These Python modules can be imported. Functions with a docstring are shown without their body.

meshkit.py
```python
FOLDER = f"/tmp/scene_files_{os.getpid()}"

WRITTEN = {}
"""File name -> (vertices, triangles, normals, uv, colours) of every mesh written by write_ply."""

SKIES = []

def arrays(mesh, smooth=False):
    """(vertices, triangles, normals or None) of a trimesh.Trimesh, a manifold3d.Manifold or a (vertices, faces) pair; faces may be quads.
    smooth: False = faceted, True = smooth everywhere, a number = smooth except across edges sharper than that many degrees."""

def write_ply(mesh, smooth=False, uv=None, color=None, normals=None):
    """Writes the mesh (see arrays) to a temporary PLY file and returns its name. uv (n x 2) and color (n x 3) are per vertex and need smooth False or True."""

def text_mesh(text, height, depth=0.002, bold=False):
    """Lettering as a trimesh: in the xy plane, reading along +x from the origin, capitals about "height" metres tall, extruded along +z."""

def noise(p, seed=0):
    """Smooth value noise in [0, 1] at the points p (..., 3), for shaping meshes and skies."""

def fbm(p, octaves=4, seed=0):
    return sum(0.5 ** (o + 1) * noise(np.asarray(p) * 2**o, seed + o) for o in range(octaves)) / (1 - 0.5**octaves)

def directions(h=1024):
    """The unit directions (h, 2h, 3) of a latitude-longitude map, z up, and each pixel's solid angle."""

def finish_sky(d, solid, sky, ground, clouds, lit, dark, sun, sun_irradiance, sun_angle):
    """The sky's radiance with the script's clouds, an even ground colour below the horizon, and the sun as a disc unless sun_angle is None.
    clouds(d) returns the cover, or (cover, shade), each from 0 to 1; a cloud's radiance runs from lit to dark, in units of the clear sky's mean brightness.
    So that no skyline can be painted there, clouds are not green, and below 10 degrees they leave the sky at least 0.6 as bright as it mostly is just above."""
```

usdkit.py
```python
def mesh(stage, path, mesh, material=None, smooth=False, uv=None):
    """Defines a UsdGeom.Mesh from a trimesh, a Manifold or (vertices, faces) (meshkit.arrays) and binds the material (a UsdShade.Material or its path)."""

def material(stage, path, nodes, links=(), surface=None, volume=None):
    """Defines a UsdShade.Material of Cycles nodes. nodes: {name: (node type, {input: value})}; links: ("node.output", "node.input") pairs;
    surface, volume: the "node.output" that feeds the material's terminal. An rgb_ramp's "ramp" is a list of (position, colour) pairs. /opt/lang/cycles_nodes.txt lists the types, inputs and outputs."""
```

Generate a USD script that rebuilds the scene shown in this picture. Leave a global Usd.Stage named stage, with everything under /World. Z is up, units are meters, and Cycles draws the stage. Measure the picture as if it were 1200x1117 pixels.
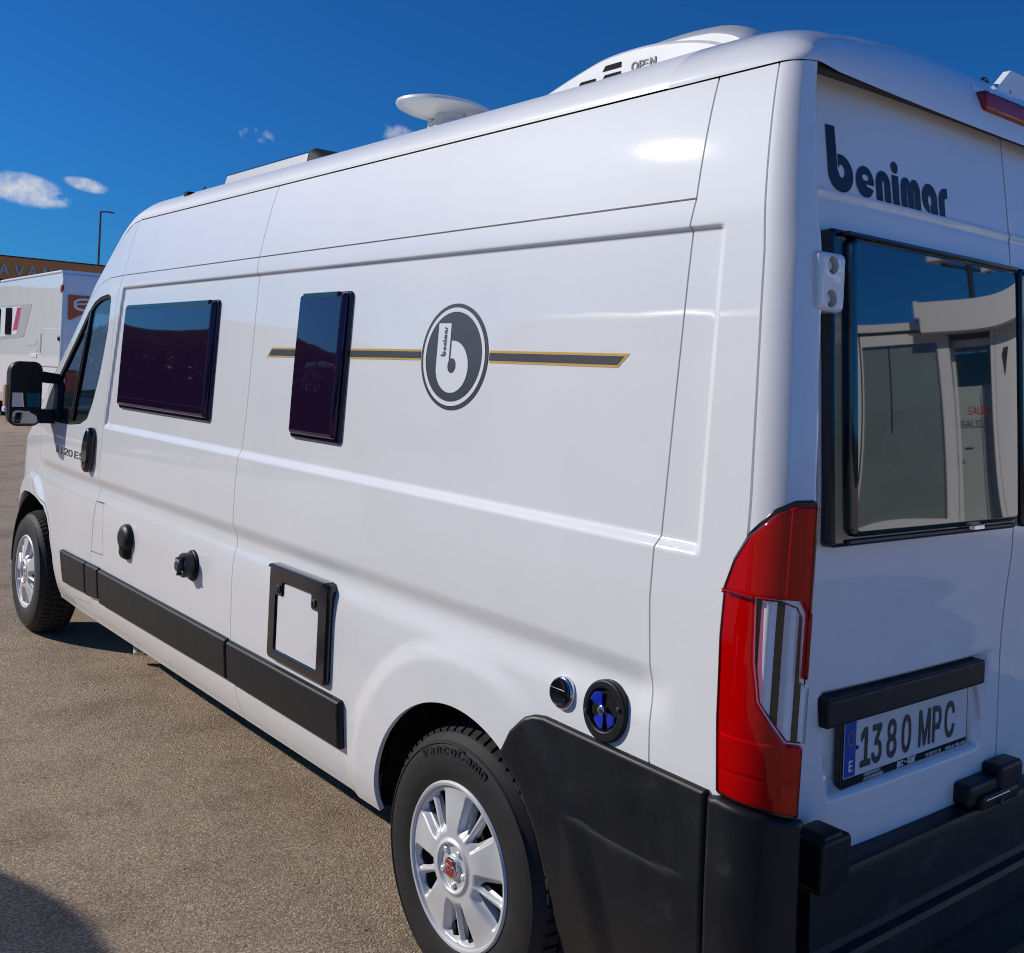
import math
import numpy as np, trimesh, shapely, usdkit, meshkit
from scipy.interpolate import PchipInterpolator
from shapely import affinity
from shapely.geometry import Polygon, Point, LineString, box as sbox
from shapely.ops import unary_union
from pxr import Usd, UsdGeom, UsdLux, UsdShade, Sdf, Gf, Vt

EXPOSURE, SUN_I, SKY_S, AERO, OZONE = 0.0, 0.9, 0.09, 0.8, 2.0
SKYTINT, CLOUD = (.085, .44, .95), (8.0, 8.0, 8.2)

stage = Usd.Stage.CreateInMemory()
UsdGeom.SetStageUpAxis(stage, UsdGeom.Tokens.z)
UsdGeom.SetStageMetersPerUnit(stage, 1.0)
UsdGeom.Xform.Define(stage, '/World')
UsdGeom.Scope.Define(stage, '/World/Looks')

# ------------------------------------------------------------------ camera, sky, sun
# x: across the van (its left side is -x), y: towards its front, z: up; the rear bumper stands at y = 0
CAM = np.array([-2.5669, -1.1445, 1.5678])
FWD = np.array([0.6269, 0.7791, -0.0063]); RIGHT = np.array([0.7784, -0.6259, 0.0485]); UPV = np.cross(RIGHT, FWD)
cam = UsdGeom.Camera.Define(stage, '/World/camera')
cam.CreateHorizontalApertureAttr(36.0); cam.CreateVerticalApertureAttr(36.0 * 953 / 1024)
cam.CreateFocalLengthAttr(36.0 * 1219.79 / 1200)
cam.CreateVerticalApertureOffsetAttr(-(1117 / 2 - 448.5) * 36.0 / 1200)
cam.CreateClippingRangeAttr(Gf.Vec2f(0.05, 5000))
cam.CreateExposureAttr(EXPOSURE)
m = np.eye(4); m[0, :3] = RIGHT; m[1, :3] = UPV; m[2, :3] = -FWD; m[3, :3] = CAM
cam.AddTransformOp().Set(Gf.Matrix4d(*m.ravel().tolist()))

SUN = np.array([-0.569, 0.665, 0.483]); SUN /= np.linalg.norm(SUN)
sun = UsdLux.DistantLight.Define(stage, '/World/sun')
sun.CreateIntensityAttr(SUN_I); sun.CreateAngleAttr(0.53); sun.CreateNormalizeAttr(True)
sun.CreateColorAttr(Gf.Vec3f(1.0, 0.93, 0.84))
zx = SUN; xx = np.cross([0, 0, 1], zx); xx /= np.linalg.norm(xx); yx = np.cross(zx, xx)
m = np.eye(4); m[0, :3] = xx; m[1, :3] = yx; m[2, :3] = zx
sun.AddTransformOp().Set(Gf.Matrix4d(*m.ravel().tolist()))

nodes = {'sky': ('sky_texture', {'sky_type': 'single_scattering', 'sun_disc': False, 'sun_elevation': math.asin(SUN[2]),
                                 'sun_rotation': math.atan2(SUN[0], SUN[1]), 'altitude': 300.0, 'air_density': 1.0, 'aerosol_density': AERO, 'ozone_density': OZONE}),
         'tint': ('mix', {'mix_type': 'multiply', 'fac': 1.0, 'color2': SKYTINT}),
         'tc': ('texture_coordinate', {}),
         'nz': ('noise_texture', {'scale': 42.0, 'detail': 7.0, 'roughness': 0.62}),
         'nz2': ('noise_texture', {'scale': 75.0, 'detail': 4.0, 'roughness': 0.6}),
         'zero': ('value', {'value': 0.0}),
         'bg': ('background_shader', {'strength': SKY_S})}
links = [('tc.generated', 'nz.vector'), ('tc.generated', 'nz2.vector'), ('sky.color', 'tint.color1')]
clouds = [((.2250, .9640, .1405), .036, .0125, .95), ((.252, .958, .1315), .010, .004, .8), ((.2760, .9495, .1490), .017, .0055, .85),
          ((.4059, .8903, .2065), .016, .007, .8), ((.5151, .8286, .2196), .018, .008, .6),
          ((-.55, .80, .17), .10, .03, .9), ((-.30, .93, .12), .08, .02, .8), ((.72, -.66, .16), .09, .03, .7), ((-.8, -.5, .25), .14, .05, .8)]
prev = None
for k, (d, a, b, s) in enumerate(clouds):
    d = np.array(d) / np.linalg.norm(d); r = np.cross(d, [0, 0, 1]); r /= np.linalg.norm(r); u = np.cross(r, d)
    u = u + .14 * r                                    # wisps trail off a little downhill
    nodes.update({f's{k}': ('vector_math', {'math_type': 'subtract', 'vector2': d}),
                  f'r{k}': ('vector_math', {'math_type': 'dot_product', 'vector2': r / a}), f'u{k}': ('vector_math', {'math_type': 'dot_product', 'vector2': u / b}),
                  f'rr{k}': ('math', {'math_type': 'multiply'}), f'q{k}': ('math', {'math_type': 'multiply_add'}),
                  f'e{k}': ('map_range', {'from_min': 0.0, 'from_max': 1.5, 'to_min': s, 'to_max': 0.0, 'clamp': True}),
                  f'm{k}': ('math', {'math_type': 'maximum', 'value2': 0.0})})
    links += [('tc.generated', f's{k}.vector1'), (f's{k}.vector', f'r{k}.vector1'), (f's{k}.vector', f'u{k}.vector1'),
              (f'r{k}.value', f'rr{k}.value1'), (f'r{k}.value', f'rr{k}.value2'), (f'u{k}.value', f'q{k}.value1'), (f'u{k}.value', f'q{k}.value2'),
              (f'rr{k}.value', f'q{k}.value3'), (f'q{k}.value', f'e{k}.value'), (f'e{k}.result', f'm{k}.value1')]
    if prev: links.append((prev, f'm{k}.value2'))
    prev = f'm{k}.value'
nodes.update({'n1': ('math', {'math_type': 'multiply_add', 'value2': 3.8, 'value3': -2.25}), 'n2': ('math', {'math_type': 'multiply_add', 'value2': .9}),
              'cov': ('math', {'math_type': 'add'}), 'lim': ('math', {'math_type': 'multiply', 'value2': 2.5, 'use_clamp': True}), 'fin': ('math', {'math_type': 'multiply'}),
              'edge': ('map_range', {'from_min': .10, 'from_max': 1.55, 'to_min': 0.0, 'to_max': .92, 'clamp': True}),
              'mixc': ('mix', {'mix_type': 'mix', 'color2': CLOUD})})
links += [('nz.fac', 'n1.value1'), ('nz2.fac', 'n2.value1'), ('n1.value', 'n2.value3'), ('n2.value', 'cov.value1'), (prev, 'cov.value2'),
          ('cov.value', 'edge.value'), (prev, 'lim.value1'), ('lim.value', 'fin.value1'), ('edge.result', 'fin.value2'), ('fin.value', 'mixc.fac'), ('tint.color', 'mixc.color1'), ('mixc.color', 'bg.color')]
skymat = usdkit.material(stage, '/World/Looks/sky_air', nodes, links, surface='bg.background')
dome = UsdLux.DomeLight.Define(stage, '/World/sky')
UsdShade.MaterialBindingAPI.Apply(dome.GetPrim()).Bind(skymat)
dome.GetPrim().SetCustomDataByKey('kind', 'structure')

# ------------------------------------------------------------------ helpers
used = set()
def numbered(path):
    p, k = path, 0
    while p in used or stage.GetPrimAtPath(p):
        k += 1; p = f'{path}_{k:03d}'
    used.add(p); return p
def tag(prim, label=None, cat=None, group=None, kind=None):
    for k, v in (('label', label), ('category', cat), ('group', group), ('kind', kind)):
        if v: prim.SetCustomDataByKey(k, v)
ORIGIN = {}
def thing(name, label, cat, loc=(0, 0, 0), rz=0.0, group=None):
    path = numbered('/World/' + name)
    x = UsdGeom.Xform.Define(stage, path); x.AddTranslateOp().Set(Gf.Vec3d(*map(float, loc)))
    if rz: x.AddRotateZOp().Set(float(rz))
    tag(x.GetPrim(), label, cat, group); ORIGIN[path] = np.array(loc, float) if not rz else np.zeros(3)
    return path
def dup(src, label, loc, rz=0.0, group=None, cat=None):
    sp = stage.GetPrimAtPath(src); path = numbered('/World/' + sp.GetName())
    x = UsdGeom.Xform.Define(stage, path); p = x.GetPrim()
    p.GetReferences().AddInternalReference(src); p.SetInstanceable(True)
    x.ClearXformOpOrder(); x.AddTranslateOp().Set(Gf.Vec3d(*map(float, loc)))
    x.AddRotateZOp().Set(float(rz))
    tag(p, label, cat or sp.GetCustomDataByKey('category'), group); return path
def put(parent, name, geo, mat, smooth=35, kind=None, label=None):
    """one Mesh prim; geo: trimesh / manifold, or (V, F, N) with its own normals"""
    path = numbered(parent + '/' + name)
    root = '/'.join(path.split('/')[:3]); o = ORIGIN.get(root, np.zeros(3))
    if isinstance(geo, tuple) and len(geo) == 3:
        V, F, N = geo
        ms = UsdGeom.Mesh.Define(stage, path)
        ms.CreatePointsAttr(Vt.Vec3fArray.FromNumpy((V - o).astype(np.float32)))
        ms.CreateFaceVertexCountsAttr(Vt.IntArray.FromNumpy(np.full(len(F), 3, np.int32)))
        ms.CreateFaceVertexIndicesAttr(Vt.IntArray.FromNumpy(F.astype(np.int32).ravel()))
        ms.CreateSubdivisionSchemeAttr('none')
        ms.CreateNormalsAttr(Vt.Vec3fArray.FromNumpy(N.astype(np.float32))); ms.SetNormalsInterpolation('vertex')
        UsdShade.MaterialBindingAPI.Apply(ms.GetPrim()).Bind(M[mat])
    else:
        v, f, n = meshkit.arrays(geo, False)
        ms = usdkit.mesh(stage, path, (v - o, f), M[mat], smooth=smooth)
    tag(ms.GetPrim(), label=label, kind=kind)
    return path
def cat3(*gs):
    V, F, N, k = [], [], [], 0
    for v, f, n in gs:
        V.append(v); F.append(f + k); N.append(n); k += len(v)
    return np.vstack(V), np.vstack(F), np.vstack(N)
def mirror(g):
    V, F, N = g; s = np.array([-1, 1, 1.0]); return V * s, F[:, ::-1], N * s
def fix(V, F, N):
    c = np.cross(V[F[:, 1]] - V[F[:, 0]], V[F[:, 2]] - V[F[:, 0]])
    flip = (c * (N[F].sum(1))).sum(1) < 0
    F = F.copy(); F[flip] = F[flip][:, ::-1]
    return V, F, N
def grid2d(poly, da, db):
    """poly cut by a grid: vertices in 2D and triangles"""
    a0, b0, a1, b1 = poly.bounds
    A = np.arange(math.floor(a0 / da), math.ceil(a1 / da)) * da; B = np.arange(math.floor(b0 / db), math.ceil(b1 / db)) * db
    ga, gb = [g.ravel() for g in np.meshgrid(A, B, indexing='ij')]
    cells = shapely.box(ga, gb, ga + da, gb + db)
    shapely.prepare(poly)
    full = shapely.contains_properly(poly, cells); touch = shapely.intersects(poly, cells) & ~full
    fa, fb = ga[full], gb[full]
    V = np.stack([np.stack([fa, fb], -1), np.stack([fa + da, fb], -1), np.stack([fa + da, fb + db], -1), np.stack([fa, fb + db], -1)], 1).reshape(-1, 2)
    i = np.arange(len(fa))[:, None] * 4
    F = np.concatenate([i + [0, 1, 2], i + [0, 2, 3]]) if len(fa) else np.zeros((0, 3), int)
    Vs, Fs, k = [V], [F], len(V)
    for c in shapely.intersection(cells[touch], poly):
        for g in getattr(c, 'geoms', [c]):
            if g.geom_type != 'Polygon' or g.area < 1e-9: continue
            v, f = trimesh.creation.triangulate_polygon(g, engine='earcut')
            Vs.append(np.asarray(v)); Fs.append(np.asarray(f) + k); k += len(v)
    V = np.vstack(Vs); F = np.vstack(Fs)
    key = np.round(V * 1e5).astype(np.int64)
    _, ix, inv = np.unique(key, axis=0, return_index=True, return_inverse=True)
    F = inv.ravel()[F]; F = F[(F[:, 0] != F[:, 1]) & (F[:, 1] != F[:, 2]) & (F[:, 0] != F[:, 2])]
    return V[ix], F
def dense_ring(ring, step):
    c = np.asarray(ring.coords)[:-1]; out = []
    for p, q in zip(c, np.roll(c, -1, 0)):
        n = max(1, int(math.ceil(np.hypot(*(q - p)) / step)))
        out += [p + (q - p) * t / n for t in range(n)]
    return np.array(out)
def panel(poly, fn, da=.02, db=.02, flange=.015, lift=0.0, bevel=()):
    """a sheet on the surface fn(a, b) -> (P, N), with its edges turned in by flange; bevel: (inset, height) rings for a raised pad that starts at height 0"""
    out = []
    polys = [p for p in (poly.geoms if hasattr(poly, 'geoms') else [poly]) if p.area > 1e-8]
    for p in polys:
        p = shapely.geometry.polygon.orient(p)
        H = bevel[-1][1] if bevel else lift; inset = bevel[-1][0] if bevel else 0.0
        core = p.buffer(-inset, join_style=2) if inset else p
        if core.is_empty: continue
        v, f = grid2d(core, da, db); P, N = fn(v[:, 0], v[:, 1])
        out.append(fix(P + N * H, f, N))
        for ring in [p.exterior, *p.interiors]:
            c = dense_ring(ring, min(da, db, .02))
            t = np.roll(c, -1, 0) - np.roll(c, 1, 0); t /= np.maximum(np.linalg.norm(t, axis=1, keepdims=True), 1e-9)
            o2 = np.stack([t[:, 1], -t[:, 0]], -1)                 # outwards: rings are oriented ccw outside, cw for holes
            prof = [(0.0, -flange)] + ([(0.0, 0.0)] if bevel and bevel[0] != (0.0, 0.0) else []) + list(bevel) if bevel else [(0.0, H - flange), (0.0, H)]
            if bevel and flange <= 0: prof = prof[1:]
            rows = []
            for d, h in prof:
                q = c - o2 * d; P, N = fn(q[:, 0], q[:, 1]); Pe, _ = fn(q[:, 0] + 1e-4 * o2[:, 0], q[:, 1] + 1e-4 * o2[:, 1])
                O = Pe - P; O /= np.maximum(np.linalg.norm(O, axis=1, keepdims=True), 1e-12)
                rows.append((P + N * h, N, O))
            n = len(c)
            for k in range(len(prof) - 1):
                dd, dh = prof[k + 1][0] - prof[k][0], prof[k + 1][1] - prof[k][1]; L = math.hypot(dd, dh) or 1
                nn = []
                for e in (k, k + 1):
                    # average with the neighbouring strip for a rounded look
                    ds = [(dd / L, dh / L)]
                    j = k - 1 if e == k else k + 1
                    if 0 <= j < len(prof) - 1 and bevel:
                        a_, b_ = prof[j + 1][0] - prof[j][0], prof[j + 1][1] - prof[j][1]; l_ = math.hypot(a_, b_) or 1; ds.append((a_ / l_, b_ / l_))
                    elif e == k + 1 and bevel: ds.append((1.0, 0.0))
                    a_ = sum(x[0] for x in ds); b_ = sum(x[1] for x in ds)
                    q = rows[e][1] * a_ + rows[e][2] * b_; nn.append(q / np.maximum(np.linalg.norm(q, axis=1, keepdims=True), 1e-9))
                i = np.arange(n); j = (i + 1) % n
                F = np.vstack([np.stack([i, j, j + n], -1), np.stack([i, j + n, i + n], -1)])
                out.append(fix(np.vstack([rows[k][0], rows[k + 1][0]]), F, np.vstack(nn)))
    return cat3(*out)
def surf(fp, ea=1e-3, eb=1e-3):
    """fn(a, b) -> (P, N) from a position function; N = dP/da x dP/db with the sign given by the caller's orientation"""
    def fn(a, b):
        a = np.asarray(a, float); b = np.asarray(b, float)
        n = np.cross(fp(a + ea, b) - fp(a - ea, b), fp(a, b + eb) - fp(a, b - eb))
        return fp(a, b), n / np.maximum(np.linalg.norm(n, axis=1, keepdims=True), 1e-12)
    return fn
def plane(o, ea, eb):
    o, ea, eb = (np.array(q, float) for q in (o, ea, eb)); n = np.cross(ea, eb); n /= np.linalg.norm(n)
    return lambda a, b: (o + np.asarray(a, float)[:, None] * ea + np.asarray(b, float)[:, None] * eb, np.repeat(n[None], len(a), 0))
def rrect(a0, b0, a1, b1, r, q=6): return sbox(a0 + r, b0 + r, a1 - r, b1 - r).buffer(r, quad_segs=q)
def ell(a, b, ra, rb, q=14): return affinity.scale(Point(0, 0).buffer(1, quad_segs=q), ra, rb) if False else affinity.translate(affinity.scale(Point(0, 0).buffer(1, quad_segs=q), ra, rb), a, b)
def rnd(h, r, n=3, d0=0.0):
    """bevel rings of a pad of height h with edges rounded by r"""
    return [(d0 + r * (1 - math.cos(t)), h - r * (1 - math.sin(t))) for t in np.linspace(0, math.pi / 2, n + 1)]
def rbox(lo, hi, r=.01):
    lo, hi = np.array(lo, float), np.array(hi, float); r = min(r, .49 * (hi - lo).min())
    s = trimesh.creation.icosphere(subdivisions=1, radius=r).vertices
    pts = np.vstack([s + [(lo[0] + r, hi[0] - r)[i], (lo[1] + r, hi[1] - r)[j], (lo[2] + r, hi[2] - r)[k]] for i in (0, 1) for j in (0, 1) for k in (0, 1)])
    return trimesh.convex.convex_hull(pts)
def bx(lo, hi): return trimesh.creation.box(bounds=[lo, hi])
def tube(p, q, r, r2=None, n=12):
    p, q = np.array(p, float), np.array(q, float); d = q - p; L = np.linalg.norm(d); d /= L
    a = np.cross(d, [0, 0, 1] if abs(d[2]) < .9 else [1, 0, 0]); a /= np.linalg.norm(a); b = np.cross(d, a); r2 = r if r2 is None else r2
    t = np.arange(n) * 2 * np.pi / n; ring = np.outer(np.cos(t), a) + np.outer(np.sin(t), b)
    return trimesh.convex.convex_hull(np.vstack([p + ring * r, q + ring * r2]))
def join(*ms): return trimesh.util.concatenate(list(ms))
def hull(*pts): return trimesh.convex.convex_hull(np.array(pts, float))
def ext_x(poly_yz, x0, x1):
    """a (y, z) outline drawn out along x"""
    g = trimesh.creation.extrude_polygon(poly_yz, x1 - x0, engine='earcut'); v = g.vertices
    return trimesh.Trimesh(np.stack([v[:, 2] + x0, v[:, 0], v[:, 1]], -1), g.faces, process=False)
def lathe(prof, axis_o, axis, n=64):
    """prof: (radius, along) pairs"""
    axis = np.array(axis, float); a = np.cross(axis, [0, 0, 1.0]); a /= np.linalg.norm(a); b = np.cross(axis, a)
    t = np.arange(n) * 2 * np.pi / n; V = []
    for r, h in prof: V.append(np.array(axis_o) + np.outer(np.cos(t), a) * r + np.outer(np.sin(t), b) * r + axis * h)
    V = np.vstack(V); F = []; i = np.arange(n); j = (i + 1) % n
    for k in range(len(prof) - 1): F += [np.stack([i + k * n, j + k * n, j + (k + 1) * n], -1), np.stack([i + k * n, j + (k + 1) * n, i + (k + 1) * n], -1)]
    mm = trimesh.Trimesh(V, np.vstack(F), process=False)
    return mm
def letters(text, h, depth, o, ex, ey, bold=False, sx=1.0, centre=False):
    g = meshkit.text_mesh(text, h, depth, bold); v = g.vertices.copy()
    if centre: v[:, 0] -= v[:, 0].max() / 2
    ex, ey = np.array(ex, float), np.array(ey, float); ez = np.cross(ex, ey)
    return trimesh.Trimesh(np.array(o, float) + np.outer(v[:, 0] * sx, ex) + np.outer(v[:, 1], ey) + np.outer(v[:, 2], ez), g.faces, process=False)

# ------------------------------------------------------------------ materials
M = {}
def mat(name, nodes, links=(), surface='p.BSDF'): M[name] = usdkit.material(stage, '/World/Looks/' + name, nodes, links, surface=surface)
def simple(name, col, rough=.5, spec=.5, metal=0.0, coat=0.0, coat_r=.05, vary=0.0, scale=6.0, bump=0.0, bscale=200.0, rvary=0.0, ior=1.5):
    n = {'p': ('principled_bsdf', {'base_color': col, 'roughness': rough, 'specular_ior_level': spec, 'metallic': metal, 'coat_weight': coat, 'coat_roughness': coat_r, 'ior': ior}),
         'g': ('geometry', {})}; l = []
    if vary or rvary:
        n['z'] = ('noise_texture', {'scale': scale, 'detail': 5.0, 'roughness': .6}); l.append(('g.position', 'z.vector'))
    if vary:
        c = np.array(col)
        n['r'] = ('rgb_ramp', {'ramp': [(.3, tuple(c * (1 - vary))), (.7, tuple(np.minimum(c * (1 + vary), 1)))]}); l += [('z.fac', 'r.fac'), ('r.color', 'p.base_color')]
    if rvary:
        n['mr'] = ('map_range', {'from_min': .3, 'from_max': .7, 'to_min': rough - rvary, 'to_max': rough + rvary, 'clamp': True}); l += [('z.fac', 'mr.value'), ('mr.result', 'p.roughness')]
    if bump:
        n['bz'] = ('noise_texture', {'scale': bscale, 'detail': 2.0}); n['b'] = ('bump', {'strength': bump, 'distance': .002})
        l += [('g.position', 'bz.vector'), ('bz.fac', 'b.height'), ('b.normal', 'p.normal')]
    mat(name, n, l)
# body paint: white, clear coat with a faint ripple
mat('white_paint', {'g': ('geometry', {}), 'z': ('noise_texture', {'scale': 5.0, 'detail': 2.0}), 'b': ('bump', {'strength': .05, 'distance': .01}),
                    'd': ('noise_texture', {'scale': 2.2, 'detail': 6.0, 'roughness': .65}), 'r': ('rgb_ramp', {'ramp': [(.3, (.755, .755, .755)), (.7, (.80, .80, .795))]}),
                    'p': ('principled_bsdf', {'roughness': .5, 'coat_weight': 1.0, 'coat_roughness': .030, 'specular_ior_level': .2})},
    [('g.position', 'z.vector'), ('z.fac', 'b.height'), ('b.normal', 'p.coat_normal'), ('g.position', 'd.vector'), ('d.fac', 'r.fac'), ('r.color', 'p.base_color')])
simple('roof_paint', (.78, .78, .775), .5, spec=.2, coat=.35, coat_r=.14, vary=.03, scale=2.0)
simple('white_plastic', (.74, .73, .70), .35, coat=.3, vary=.05)
simple('aged_white', (.66, .64, .58), .45, vary=.08)
mat('black_plastic', {'g': ('geometry', {}), 'z': ('noise_texture', {'scale': 900.0, 'detail': 1.0}), 'b': ('bump', {'strength': .12, 'distance': .001}),
                      'd': ('noise_texture', {'scale': 7.0, 'detail': 8.0, 'roughness': .7, 'distortion': .6}), 'r': ('rgb_ramp', {'ramp': [(.35, (.0075, .0085, .011)), (.60, (.011, .012, .0145)), (.74, (.040, .041, .044))]}),
                      'mr': ('map_range', {'from_min': .3, 'from_max': .75, 'to_min': .38, 'to_max': .56, 'clamp': True}),
                      'p': ('principled_bsdf', {'specular_ior_level': .30})},
    [('g.position', 'z.vector'), ('z.fac', 'b.height'), ('b.normal', 'p.normal'), ('g.position', 'd.vector'), ('d.fac', 'r.fac'), ('r.color', 'p.base_color'), ('d.fac', 'mr.value'), ('mr.result', 'p.roughness')])
simple('black_gloss', (.004, .004, .006), .16, coat=.5)
simple('black_matt', (.006, .006, .007), .8, spec=.2)
simple('dark_grey_plastic', (.035, .036, .04), .5, vary=.15)
mat('acrylic', {'p': ('principled_bsdf', {'base_color': (.016, .006, .022), 'roughness': .03, 'ior': 1.52, 'specular_tint': (.80, .55, .95), 'specular_ior_level': .55, 'coat_weight': .3, 'coat_roughness': .02, 'coat_tint': (.9, .8, 1.0)})})
simple('acrylic_edge', (.014, .006, .022), .09, spec=.6)
simple('rear_acrylic', (.006, .007, .010), .02, spec=.9, ior=1.8)
simple('rubber', (.008, .008, .009), .66, vary=.35, scale=14.0, bump=.15, bscale=400.0)
simple('tread_rubber', (.020, .019, .018), .85, vary=.3, scale=30.0)
simple('silver', (.60, .61, .62), .42, metal=.25, coat=.25, vary=.05, scale=20.0)
simple('chrome', (.75, .75, .76), .12, metal=1.0)
simple('steel_dark', (.02, .02, .021), .6)
simple('sticker_dark', (.030, .032, .042), .42, coat=.2, vary=.08)
simple('sticker_navy', (.006, .008, .020), .4)
simple('sticker_yellow', (.62, .36, .05), .4)
simple('sticker_white', (.78, .78, .79), .35)
simple('plate_white', (.62, .64, .66), .3, vary=.06, scale=25.0)
simple('plate_blue', (.012, .06, .34), .35)
simple('plate_text', (.030, .034, .034), .4)
simple('badge_red', (.30, .008, .02), .25, coat=.6)
simple('blue_plastic', (.01, .03, .42), .25, coat=.5)
simple('red_marker', (.45, .01, .02), .2, coat=.6)
simple('amber', (.62, .36, .20), .3)
simple('magenta', (.52, .02, .10), .4)
simple('grey_panel', (.42, .42, .42), .45)
simple('badge_dark', (.16, .004, .006), .35)
simple('orange_sign', (.55, .10, .02), .5, vary=.06)
simple('seat_cloth', (.03, .03, .034), .9)
simple('bone', (.55, .50, .40), .6)
simple('mirror_glass', (.25, .27, .30), .02, metal=1.0)
simple('solar_cells', (.008, .009, .02), .12, coat=.6)
def glassy(name, tint, ior=1.5, rough=.0):
    mat(name, {'t': ('transparent_bsdf', {'color': tint}), 'g': ('glossy_bsdf', {'color': (1, 1, 1), 'roughness': rough}), 'f': ('fresnel', {}), 'm': ('mix_closure', {}),
               'gm': ('geometry', {}), 'side': ('map_range', {'from_min': 0.0, 'from_max': 1.0, 'to_min': ior, 'to_max': 1 / ior})},
        [('gm.backfacing', 'side.value'), ('side.result', 'f.IOR'), ('f.fac', 'm.fac'), ('t.BSDF', 'm.closure1'), ('g.BSDF', 'm.closure2')], surface='m.closure')
glassy('window_glass', (.80, .87, .85), 1.5)
glassy('red_lens', (.74, .008, .010), 1.5, .03)
glassy('shop_glass', (.88, .90, .89), 1.5)
glassy('clear_lens', (.90, .91, .92), 1.5, .02)
glassy('smoked_lens', (.62, .03, .04), 1.55, .03)
mat('reflector', {'g': ('geometry', {}), 'w': ('wave_texture', {'scale': 16.0, 'bands_direction': 'x', 'wave_type': 'bands'}), 'b': ('bump', {'strength': .35, 'distance': .004}),
                  'p': ('principled_bsdf', {'base_color': (.92, .92, .93), 'metallic': .12, 'roughness': .3})},
    [('g.position', 'w.vector'), ('w.fac', 'b.height'), ('b.normal', 'p.normal')])
simple('red_reflector', (.92, .90, .88), .4)
# asphalt: pale aggregate in a grey-brown binder
mat('asphalt', {'g': ('geometry', {}),
                'v': ('voronoi_texture', {'scale': 190.0, 'feature': 'f1'}), 'v2': ('voronoi_texture', {'scale': 165.0, 'feature': 'f1'}),
                'big': ('noise_texture', {'scale': 2.3, 'detail': 9.0, 'roughness': .68}), 'mid': ('noise_texture', {'scale': 110.0, 'detail': 5.0, 'roughness': .75}),
                'rs': ('rgb_ramp', {'ramp': [(0.0, (.31, .222, .148)), (.45, (.46, .342, .236)), (.8, (.58, .45, .32)), (1.0, (.76, .64, .50))]}),
                'sep': ('separate_color', {}),
                'rm': ('rgb_ramp', {'ramp': [(.30, (.42, .42, .42)), (.55, (1.1, 1.1, 1.1))]}), 'rb': ('rgb_ramp', {'ramp': [(.34, (.72, .70, .68)), (.48, (.98, .98, .97)), (.66, (1.16, 1.15, 1.12))]}),
                'm1': ('mix', {'mix_type': 'multiply', 'fac': 1.0}), 'm2': ('mix', {'mix_type': 'multiply', 'fac': 1.0}),
                'h': ('math', {'math_type': 'multiply_add', 'value2': -.9}), 'h2': ('math', {'math_type': 'multiply_add', 'value2': 1.6}),
                'b': ('bump', {'strength': 1.0, 'distance': .005}), 'p': ('principled_bsdf', {'roughness': .85, 'specular_ior_level': .3})},
    [('g.position', 'v.vector'), ('g.position', 'v2.vector'), ('g.position', 'big.vector'), ('g.position', 'mid.vector'), ('v.color', 'sep.color'), ('sep.r', 'rs.fac'),
     ('mid.fac', 'rm.fac'), ('big.fac', 'rb.fac'), ('rs.color', 'm1.color1'), ('rm.color', 'm1.color2'), ('m1.color', 'm2.color1'), ('rb.color', 'm2.color2'), ('m2.color', 'p.base_color'),
     ('v.distance', 'h.value1'), ('mid.fac', 'h2.value1'), ('h.value', 'h2.value3'), ('h2.value', 'b.height'), ('b.normal', 'p.normal')])
simple('brown_fascia', (.80, .25, .05), .5, vary=.08, scale=.7)
simple('render_wall', (.55, .54, .52), .8, vary=.06, scale=.6)
simple('letter_grey', (.50, .49, .47), .5)
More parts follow.
